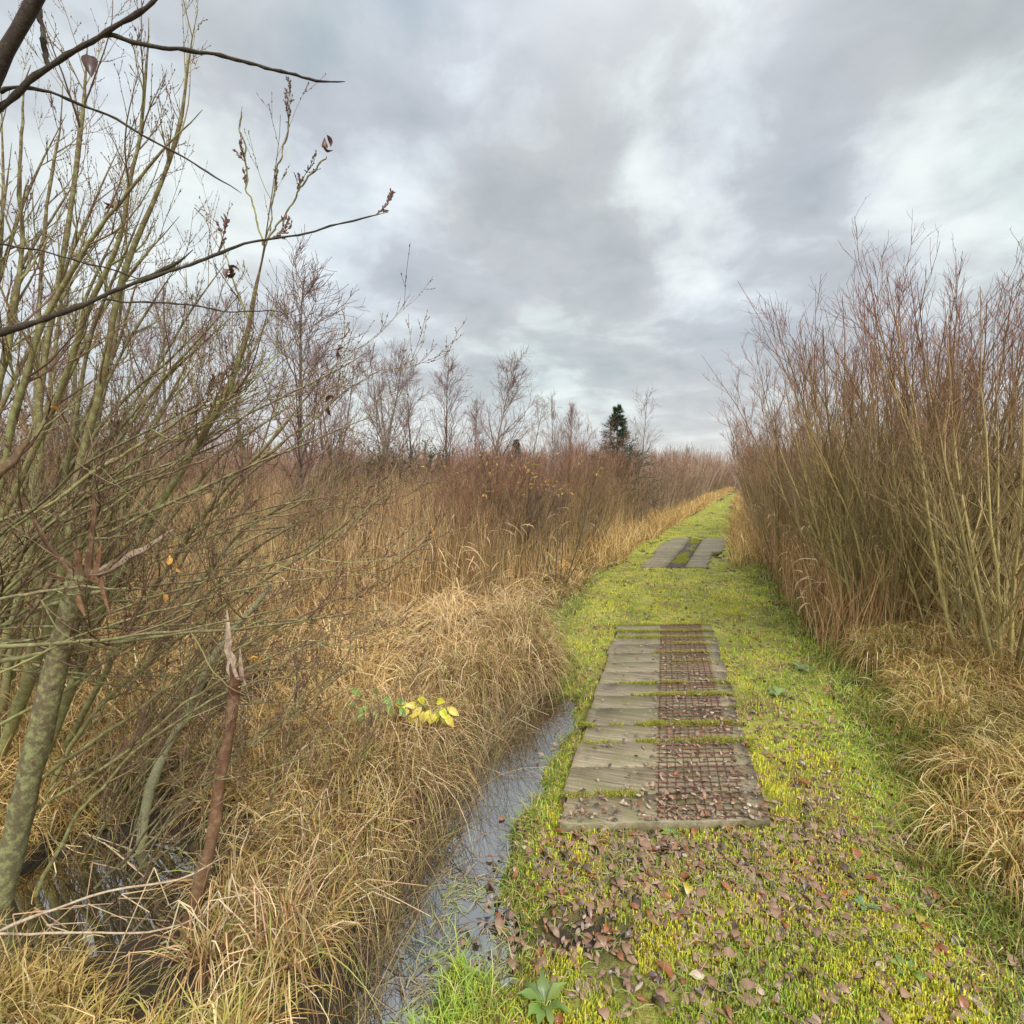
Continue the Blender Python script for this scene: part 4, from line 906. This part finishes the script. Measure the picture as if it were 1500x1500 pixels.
# --- A: main willow, fanning from the lower left
oA = at(40, 1230, 2.35); oA[2] = gh(oA[0], oA[1])
eA, aA = bush('large olive-barked willow bush fanning up from the lower left', oA)
HA = [  # path, Y0, Y1, w0, w1, twigs, twig length
 ([(-40, 1330), (10, 1240), (95, 1040), (160, 860), (260, 700), (316, 604), (348, 532), (372, 440), (388, 362)], 2.5, 2.15, 40, 7, 12, .42),
 ([(388, 362), (362, 280), (358, 224), (354, 156)], 2.15, 2.1, 6, 2.5, 3, .10),
 ([(388, 362), (404, 270), (424, 170)], 2.15, 2.1, 5, 2.5, 3, .10),
 ([(388, 362), (430, 295), (460, 250), (482, 222)], 2.15, 2.1, 6, 2.5, 2, .08),
 ([(-60, 1250), (20, 1060), (90, 880), (100, 720), (145, 590), (165, 430), (235, 290), (262, 200), (272, 100), (287, 30)], 2.6, 2.2, 44, 3, 12, .40),
 ([(-80, 1000), (-20, 780), (25, 600), (60, 470), (140, 340), (230, 230), (295, 165)], 2.4, 2.1, 30, 3, 12, .40),
 ([(-60, 900), (-20, 650), (20, 480), (35, 330), (30, 200), (38, 90)], 2.3, 2.1, 26, 3, 10, .36),
 ([(-60, 1100), (30, 900), (60, 720), (60, 560), (95, 380), (110, 260), (125, 130), (128, 50)], 2.9, 2.6, 34, 4, 12, .40),
 ([(-20, 800), (60, 640), (120, 480), (180, 350), (205, 180), (222, 20)], 2.7, 2.3, 26, 3, 12, .38),
 ([(-40, 1300), (80, 1120), (180, 940), (290, 760), (400, 640), (470, 560)], 2.7, 2.5, 30, 4, 12, .42),
 ([(0, 1300), (120, 1060), (260, 930), (420, 830), (600, 700)], 2.45, 2.3, 22, 2.5, 9, .40),
 ([(-30, 795), (90, 728), (176, 668), (280, 606), (380, 560)], 1.9, 2.2, 15, 4, 8, .30),
 ([(60, 1140), (200, 1040), (330, 960), (440, 905), (520, 870)], 2.2, 2.1, 16, 3, 8, .32),
 ([(20, 1210), (170, 1110), (300, 1010), (400, 960), (500, 930)], 2.0, 2.0, 15, 2.5, 8, .32),
 ([(-30, 1000), (120, 930), (250, 890), (420, 850), (580, 833)], 1.9, 2.0, 9, 2, 6, .25),
 ([(-30, 900), (100, 790), (240, 740), (360, 690), (480, 600), (560, 540)], 2.2, 2.3, 14, 2.5, 9, .36),
 ([(-30, 1080), (100, 1010), (210, 930), (330, 850), (460, 800), (520, 740)], 2.3, 2.4, 14, 2.5, 9, .36),
 ([(10, 1400), (120, 1180), (220, 1080), (330, 1010), (430, 985)], 2.0, 1.9, 18, 3, 7, .28)]
for (pth, y0, y1, w0, w1, tw, tl) in HA:
    branch('branch', pth, y0, y1, w0 * .40, w1 * .9, eA, oA, np.array(OLIVE) * rh.uniform(.65, 1.2) * (1, rh.uniform(.88, 1.02), 1), (.17, .11, .065), rh, twigs=tw, tw_acc=aA, twL=tl, n=38)
aA.obj('twigs', M_TWIG, eA)
# dead leaf clusters hanging in it
def dead_leaf(px, py, Yd, size, parent, origin, rng, col=(.13, .05, .03), name='dead_leaf', mat=None, rot=None):
    V, F = leaf_mesh('l', size, size * .5, .12, .7, rng); a, b, c = rng.uniform(0, 6.28, 3) if rot is None else rot
    ca1, sa1, cb1, sb1 = math.cos(a), math.sin(a), math.cos(b), math.sin(b)
    Rm = np.array([[ca1, -sa1, 0], [sa1, ca1, 0], [0, 0, 1]]) @ np.array([[1, 0, 0], [0, cb1, -sb1], [0, sb1, cb1]])
    W = V @ Rm.T + at(px, py, Yd) - np.array(origin)
    return mesh_obj(name, W, F, mat or M_LEAF, parent, np.tile(np.array(col) * rng.uniform(.8, 1.2), (len(V), 1)))
for (px, py, Yd, s, k) in [(480, 212, 2.1, .045, 3), (335, 400, 2.1, .055, 4), (490, 590, 2.4, .05, 2), (495, 513, 2.4, .045, 3), (170, 620, 2.3, .06, 1), (165, 300, 2.3, .05, 3), (345, 385, 2.1, .05, 1)]:
    for j in range(k): dead_leaf(px + rh.normal(0, 4), py + rh.normal(0, 7), Yd, s * rh.uniform(.8, 1.2), eA, oA, rh)
for (px, py) in [(248, 820), (262, 832), (300, 795), (240, 875), (385, 968), (372, 966), (80, 600), (630, 780)]:
    dead_leaf(px, py, 2.1, .045, eA, oA, rh, (.70, .33, .05), 'yellow_leaf')
# --- B: second willow deeper in, random stems
def fan(label, base_px, base_py, Yd, n, rng, tips, w=(12, 26), tw=10):
    o_ = at(base_px, base_py, Yd); o_[2] = gh(o_[0], o_[1]); e, A = bush(label, o_)
    for i in range(n):
        tx_, ty_ = tips(rng, i / n); bx, by = base_px + rng.normal(0, 40), base_py + rng.normal(0, 30)
        mx = bx + (tx_ - bx) * .35 + rng.normal(0, 25); my = by + (ty_ - by) * .5 + rng.normal(0, 20)
        m2x = bx + (tx_ - bx) * .7 + rng.normal(0, 15); m2y = by + (ty_ - by) * .8 + rng.normal(0, 15)
        branch('branch', [(bx, by), (mx, my), (m2x, m2y), (tx_, ty_)], Yd, Yd + rng.normal(0, .35), rng.uniform(*w) * .62, 2.2, e, o_, np.array((.28, .26, .11)) * rng.uniform(.55, 1.25) * (1, rng.uniform(.85, 1), 1), (.15, .09, .06), rng, n=30, sides=6, twigs=tw, tw_acc=A, twL=.4)
    A.obj('twigs', M_TWIG, e)
fan('willow bush behind the large one, its thin stems reaching high', -80, 1150, 3.1, 15, rh, lambda r, t: (t * 420 + r.normal(0, 20), 60 + (t * 420) ** 1.28 * .17 + r.uniform(0, 160)), (12, 24), 12)
fan('willow bush behind the torn stump, its stems leaning right', 60, 1090, 3.6, 16, rh, lambda r, t: (140 + t * 400 + r.normal(0, 20), 300 + t * 420 + r.uniform(-60, 80)), (8, 20), 11)
fan('low willow bush with stems sweeping over the straw by the ditch', 120, 1290, 2.4, 14, rh, lambda r, t: (330 + r.uniform(-30, 190), 760 + t * 380 + r.normal(0, 20)), (4, 9), 7)
fan('willow bush half out of the picture whose thin shoots sweep right across the torn stump', -120, 960, 2.2, 22, rh, lambda r, t: (230 + r.uniform(0, 360), 540 + t * 460 + r.normal(0, 30)), (6, 14), 8)
fan('sparse bush of thin shoots crossing the grass at the bottom left', 90, 1400, 2.15, 15, rh, lambda r, t: (240 + r.uniform(0, 330), 960 + t * 370 + r.normal(0, 25)), (4, 8), 5)
# --- C: close dark branches entering from the left
oC = at(-150, 600, 1.15); oC[2] = gh(oC[0], oC[1])
eC, aC = bush('dark close willow branches entering at the top left corner', oC)
DK = (.06, .048, .032); DK2 = (.05, .03, .026)  # near-black bark colour stands in for branches silhouetted against the sky
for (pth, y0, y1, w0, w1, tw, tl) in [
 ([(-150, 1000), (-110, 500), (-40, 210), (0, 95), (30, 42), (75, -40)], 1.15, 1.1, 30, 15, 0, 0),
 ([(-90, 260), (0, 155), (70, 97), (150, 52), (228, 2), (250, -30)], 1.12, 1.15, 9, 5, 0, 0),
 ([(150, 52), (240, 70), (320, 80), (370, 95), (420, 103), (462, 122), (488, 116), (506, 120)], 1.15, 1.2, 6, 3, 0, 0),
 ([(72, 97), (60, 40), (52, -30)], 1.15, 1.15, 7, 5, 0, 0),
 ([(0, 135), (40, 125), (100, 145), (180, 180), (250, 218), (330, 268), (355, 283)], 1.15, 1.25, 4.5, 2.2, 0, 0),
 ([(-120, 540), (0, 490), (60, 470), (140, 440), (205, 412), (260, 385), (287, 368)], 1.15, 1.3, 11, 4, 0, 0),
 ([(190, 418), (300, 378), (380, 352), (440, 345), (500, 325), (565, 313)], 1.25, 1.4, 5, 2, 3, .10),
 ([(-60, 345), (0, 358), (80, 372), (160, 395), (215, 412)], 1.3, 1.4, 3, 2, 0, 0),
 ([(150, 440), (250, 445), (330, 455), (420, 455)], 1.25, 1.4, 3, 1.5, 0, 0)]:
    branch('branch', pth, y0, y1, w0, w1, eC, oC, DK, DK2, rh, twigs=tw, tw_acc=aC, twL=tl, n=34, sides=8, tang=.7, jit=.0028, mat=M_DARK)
if aC.n: aC.obj('twigs', M_TWIG, eC)
dead_leaf(134, 98, 1.15, .058, eC, oC, rh, (.09, .045, .035), rot=(.5, 1.2, 0))
# --- torn stump
oS = at(10, 1290, 1.95); oS[2] = gh(oS[0], oS[1])
eS = empty('torn_stump', oS); tag(eS, 'thick grey-green stump with a torn reddish top at the left', 'stump')
branch('trunk', [(-20, 1420), (5, 1290), (55, 1080), (95, 920), (128, 835)], 1.95, 1.95, 36, 29, eS, oS, (.16, .15, .075), (.17, .12, .07), rh, n=24, sides=14)
def shard(name, p0, p1, Yd, w, parent, origin, col, rng, mat, bend=.12):
    """a torn length of wood: flat, ragged, ending in a split point"""
    n = 9; A0 = at(*p0, Yd); A1 = at(*p1, Yd - .03); ax = A1 - A0; Ln = np.linalg.norm(ax); ax /= Ln; sd_ = nrm(np.cross(ax, (0, -1, .1))); up_ = np.cross(sd_, ax); wd = w / 750 * Yd; V = []
    for i in range(n):
        t = i / (n - 1); c = A0 + ax * Ln * t + sd_ * bend * Ln * (t - t * t) * 1.5 + sd_ * rng.normal(0, wd * .07); k = (1 - t) ** .55 * rng.uniform(.75, 1.15) + .05
        for (a, b) in ((-.5, -.1), (-.28, .26), (.1, .14), (.30, .28), (.5, 0), (.2, -.24), (-.2, -.2)):
            V.append(c + sd_ * a * wd * k * rng.uniform(.85, 1.15) + up_ * b * wd * k * rng.uniform(.7, 1.3) + ax * rng.normal(0, .004))
    F = [(i * 7 + q, i * 7 + (q + 1) % 7, (i + 1) * 7 + (q + 1) % 7, (i + 1) * 7 + q) for i in range(n - 1) for q in range(7)]
    b = (n - 1) * 7; F += [(b, b + 1, b + 2, b + 3), (b, b + 3, b + 4, b + 5), (b, b + 5, b + 6, b + 6)][:2]
    return mesh_obj(name, np.array(V) - np.array(origin), F, mat, parent, np.array(col) * rng.uniform(.7, 1.2, (len(V), 1)), smooth=False)
for (p0, p1, w, c, bd__) in [((118, 855), (108, 795), 16, (.20, .09, .05), .1), ((124, 850), (36, 727), 12, (.14, .07, .045), -.25), ((126, 850), (138, 712), 12, (.16, .085, .05), .06), ((132, 842), (258, 772), 15, (.40, .31, .22), .1),
                         ((140, 850), (150, 796), 12, (.28, .13, .07), -.1), ((148, 846), (163, 905), 8, (.24, .11, .06), .1), ((105, 852), (92, 815), 11, (.26, .15, .09), 0), ((112, 858), (125, 905), 12, (.30, .16, .08), .1), ((78, 842), (15, 932), 9, (.12, .075, .05), -.1), ((130, 850), (196, 796), 9, (.13, .08, .05), .1), ((96, 850), (70, 838), 8, (.25, .12, .07), 0)]:
    shard('splinter', p0, p1, 1.93, w, eS, oS, c, rh, M_TORN if c[0] > .35 else M_BROKEN, bd__)
shard('splinter', (-30, 712), (48, 638), 1.68, 24, eS, oS, (.19, .12, .07), rh, M_BROKEN)
# --- broken sapling
oB = at(235, 1470, 1.75); oB[2] = gh(oB[0], oB[1])
eB = empty('broken_sapling', oB); tag(eB, 'red-brown broken sapling with a pale peeled splinter at its top', 'sapling')
branch('trunk', [(225, 1520), (262, 1420), (295, 1290), (318, 1180), (330, 1100), (340, 1040), (347, 992)], 1.70, 1.80, 21, 15, eB, oB, (.24, .14, .07), (.13, .06, .035), rh, mat=M_BROKEN, n=22, sides=12)
branch('trunk_rim', [(345, 1012), (348, 992)], 1.80, 1.80, 16, 20, eB, oB, (.12, .05, .03), (.16, .07, .04), rh, mat=M_BROKEN, n=4, sides=12)
shard('peeled_splinter', (349, 1006), (334, 896), 1.80, 16, eB, oB, (.62, .47, .36), rh, M_TORN, -.16)
shard('peeled_splinter', (357, 1002), (352, 945), 1.79, 8, eB, oB, (.55, .40, .3), rh, M_TORN, -.1)
shard('bark_shard', (341, 1000), (337, 972), 1.79, 8, eB, oB, (.18, .08, .05), rh, M_BROKEN, 0)
# grey-green leaning pole behind it
oP = at(200, 1290, 2.3); oP[2] = gh(oP[0], oP[1])
eP = empty('leaning_stem', oP); tag(eP, 'smooth grey-green stem leaning right behind the broken sapling', 'stem')
branch('stem', [(196, 1400), (205, 1230), (225, 1120), (275, 1045), (300, 980), (335, 925), (400, 860)], 2.2, 2.4, 17, 9, eP, oP, (.27, .25, .16), (.34, .33, .20), rh, n=20)
# dark thin saplings by the ditch
for (pth, Yd, w0, lb) in [([(355, 1330), (375, 1230), (410, 1120), (437, 1040), (440, 960)], 2.1, 6, 'thin dark sapling between the broken sapling and the ditch'),
                      ([(415, 1330), (430, 1250), (460, 1190), (500, 1130), (560, 1060)], 2.2, 5, 'thin dark sapling leaning toward the ditch'), ([(500, 1130), (540, 1090), (610, 1000), (627, 940)], 3.2, 4, 'thin brown stem standing in the straw beside the green sprig')]:
    o_ = at(*pth[0], Yd); o_[2] = gh(o_[0], o_[1]); e = empty('thin_sapling', o_); tag(e, lb, 'sapling'); A = Acc()
    branch('stem', pth, Yd, Yd + .05, w0, 2, e, o_, (.14, .08, .05), (.13, .07, .05), rh, n=14, sides=6, twigs=6, tw_acc=A, twL=.22); A.obj('twigs', M_TWIG, e)
# fallen pale sticks across the foreground grass
for (pth, Yd, w0, lb) in [([(-30, 1380), (60, 1335), (165, 1297), (220, 1300), (285, 1285), (330, 1262)], 1.45, 5, 'long pale stick across the foreground grass'),
                      ([(-30, 1372), (90, 1368), (180, 1366), (262, 1366), (300, 1350), (330, 1320)], 1.5, 4, 'thin buff stick just below the long pale one'),
                      ([(560, 1275), (590, 1262), (640, 1248), (668, 1243)], 2.25, 5, 'dark stick lying out over the ditch water'), ([(550, 1290), (600, 1270), (660, 1252)], 2.3, 3.5, 'pale reed stalk lying beside the dark stick over the ditch')]:
    o_ = at(*pth[1], Yd); e = empty('fallen_stick', o_); tag(e, lb, 'stick'); dk = 'dark' in lb and 'dark stick over' not in lb and lb.startswith('dark')
    branch('stick', pth, Yd, Yd + .08, w0, w0 * .5, e, o_, (.12, .08, .05) if dk else (.52, .42, .30), (.10, .07, .05) if dk else (.5, .4, .28), rh, mat=M_TORN if not dk else M_BROKEN, n=16, sides=6)
# bent pale reed stalks at the ditch rim
A = Acc()
for i in range(430):
    yv = rh.uniform(1.5, 6.5); xv = np.interp(yv, DY, DX) - rh.uniform(.2, .55) - (abs(rh.normal(0, .35 * yv)) if i > 80 else 0); st = np.array([[xv, yv, gh(xv, yv)]]); k1 = rh.uniform(.08, .35)
    d1 = nrm(np.array([rh.normal(.3, .6), rh.normal(0, .5), rh.uniform(.4, 1.2)])); p1 = st[0] + d1 * k1; d2_ = nrm(np.array([rh.normal(.6, .6), rh.normal(0, .6), rh.uniform(-1.0, .0)])); p2 = p1 + d2_ * rh.uniform(.1, .3)
    p2[2] = max(p2[2], WATER_Z + .004); P = np.array([[st[0], p1 * .99 + st[0] * .01, p1, p2]]); V, F = tubes(P, np.array([[.0024, .0022, .0022, .0014]]), 4); A.add(V, F, palette(1, ((.62, .46, .28), (.5, .34, .2), (.7, .56, .36)), (1, 1, 1), rh))
tag(A.obj('bent_reeds', M_REED), 'kinked pale reed stalks hanging over the left rim of the ditch', 'reeds', kind='stuff')

# ------------------------------------------------------------------ sprigs and weeds
def sprig(name, label, base, tips, Yd, size, cols, rng, seedcol):
    o_ = at(*base, Yd); gz = gh(o_[0], o_[1]); root = np.array([o_[0], o_[1], gz]); e = empty(name, root); tag(e, label, 'plant')
    top = at(*base, Yd); P = np.array([[root, root * .6 + top * .4 + (.01, 0, 0), root * .2 + top * .8, top]]); V, F = tubes(P, np.array([[.004, .0035, .003, .002]]), 5)
    A = Acc(); A.add(V - root, F, seedcol)
    for (px, py, ang) in tips:
        q = at(px, py, Yd + rng.normal(0, .03)); P = np.array([[top, (top + q) / 2 + (0, 0, .02), q]]); V, F = tubes(P, np.array([[.0018, .0014, .001]]), 4); A.add(V - root, F, seedcol)
        # leaf hanging from its tip, blade down and outward
        V, F = leaf_mesh('l', size * rng.uniform(.8, 1.2), size * .56, .10, .25, rng); V = V + (0, V[:, 1].max(), 0)
        dirv = nrm(np.array([math.cos(ang), rng.normal(-.35, .2), math.sin(ang)])); sv = nrm(np.cross(dirv, (0, -.8, .6))); nv = np.cross(sv, dirv)
        W = V[:, :1] * sv + V[:, 1:2] * dirv + V[:, 2:3] * nv + q - root
        mesh_obj('leaf', W, F, M_FRESH, e, np.tile(palette(1, cols, (1,) * len(cols), rng), (len(V), 1)))
    A.obj('stem', M_TWIG, e)
ry = np.random.default_rng(9)
sprig('yellow_sprig', 'bright yellow leafy sprig hanging over the straw beside the ditch', (604, 1030), [(600, 1040, -2.8), (606, 1045, -1.9), (612, 1034, 2.9), (620, 1042, -1.6), (630, 1040, -2.0), (640, 1040, -1.5), (648, 1044, -1.2), (655, 1036, -.6), (640, 1028, .3), (622, 1028, 2.4), (600, 1034, 3.0), (612, 1046, -1.3), (652, 1046, -.9), (634, 1046, -1.8), (618, 1036, -2.4), (646, 1036, -1.0)], 2.85, .072,
      ((.90, .90, .06), (.95, .85, .08), (.74, .86, .06), (.92, .78, .16)), ry, (.35, .33, .08))
sprig('green_sprig', 'pale green leafy sprig left of the bright yellow one', (560, 1034), [(528, 1016, 2.6), (550, 1018, 1.2), (562, 1022, -.6), (570, 1030, -1.4), (580, 1026, -.3), (536, 1034, -2.2), (548, 1040, -1.2), (520, 1030, -2.9), (586, 1036, -.9), (532, 1044, -1.9)], 2.80, .060,
      ((.28, .48, .10), (.36, .56, .14), (.22, .40, .08)), ry, (.2, .2, .06))
def rosette(px, py, size, n, label, cols, rng):
    p = on(px, py, 0); p[2] = gh(p[0], p[1]) + .012; e = empty('weed_rosette', p); tag(e, label, 'plant')
    for k in range(n):
        V, F = leaf_mesh('l', size, size * .34, .22, .25, rng); V = V + (0, V[:, 1].max(), 0)
        s_ = V[:, 1] / size; V[:, 0] *= 1 + .45 * np.sin(s_ * 26 + k); V[:, 2] += s_ * .3 * size * rng.uniform(.4, 1.4)
        a = 6.28 * k / n + rng.normal(0, .2); c1, s1 = math.cos(a), math.sin(a); W = np.stack([V[:, 0] * c1 - V[:, 1] * s1, V[:, 0] * s1 + V[:, 1] * c1, V[:, 2]], -1)
        mesh_obj('leaf', W, F, M_FRESH, e, np.tile(palette(1, cols, (1,) * len(cols), rng), (len(V), 1)))
GC = ((.24, .34, .06), (.30, .38, .09), (.18, .27, .06))
rosette(798, 1478, .085, 9, 'jagged green thistle rosette at the bottom edge of the path', GC, ry)
rosette(982, 1226, .05, 7, 'pale green weed at the near end of the boardwalk', GC, ry)
rosette(1140, 1022, .10, 7, 'light green leafy weed right of the boardwalk', ((.22, .30, .09), (.28, .36, .11)), ry)
rosette(1175, 985, .11, 6, 'grey-green leafy weed at the foot of the right bank', ((.20, .27, .10), (.24, .31, .13)), ry)
rosette(1328, 1425, .06, 6, 'small round-leaved green weed at the lower right of the path', GC, ry)
rosette(1268, 1335, .05, 5, 'tiny blue-green weed among the leaves at the right', ((.20, .30, .12),), ry)
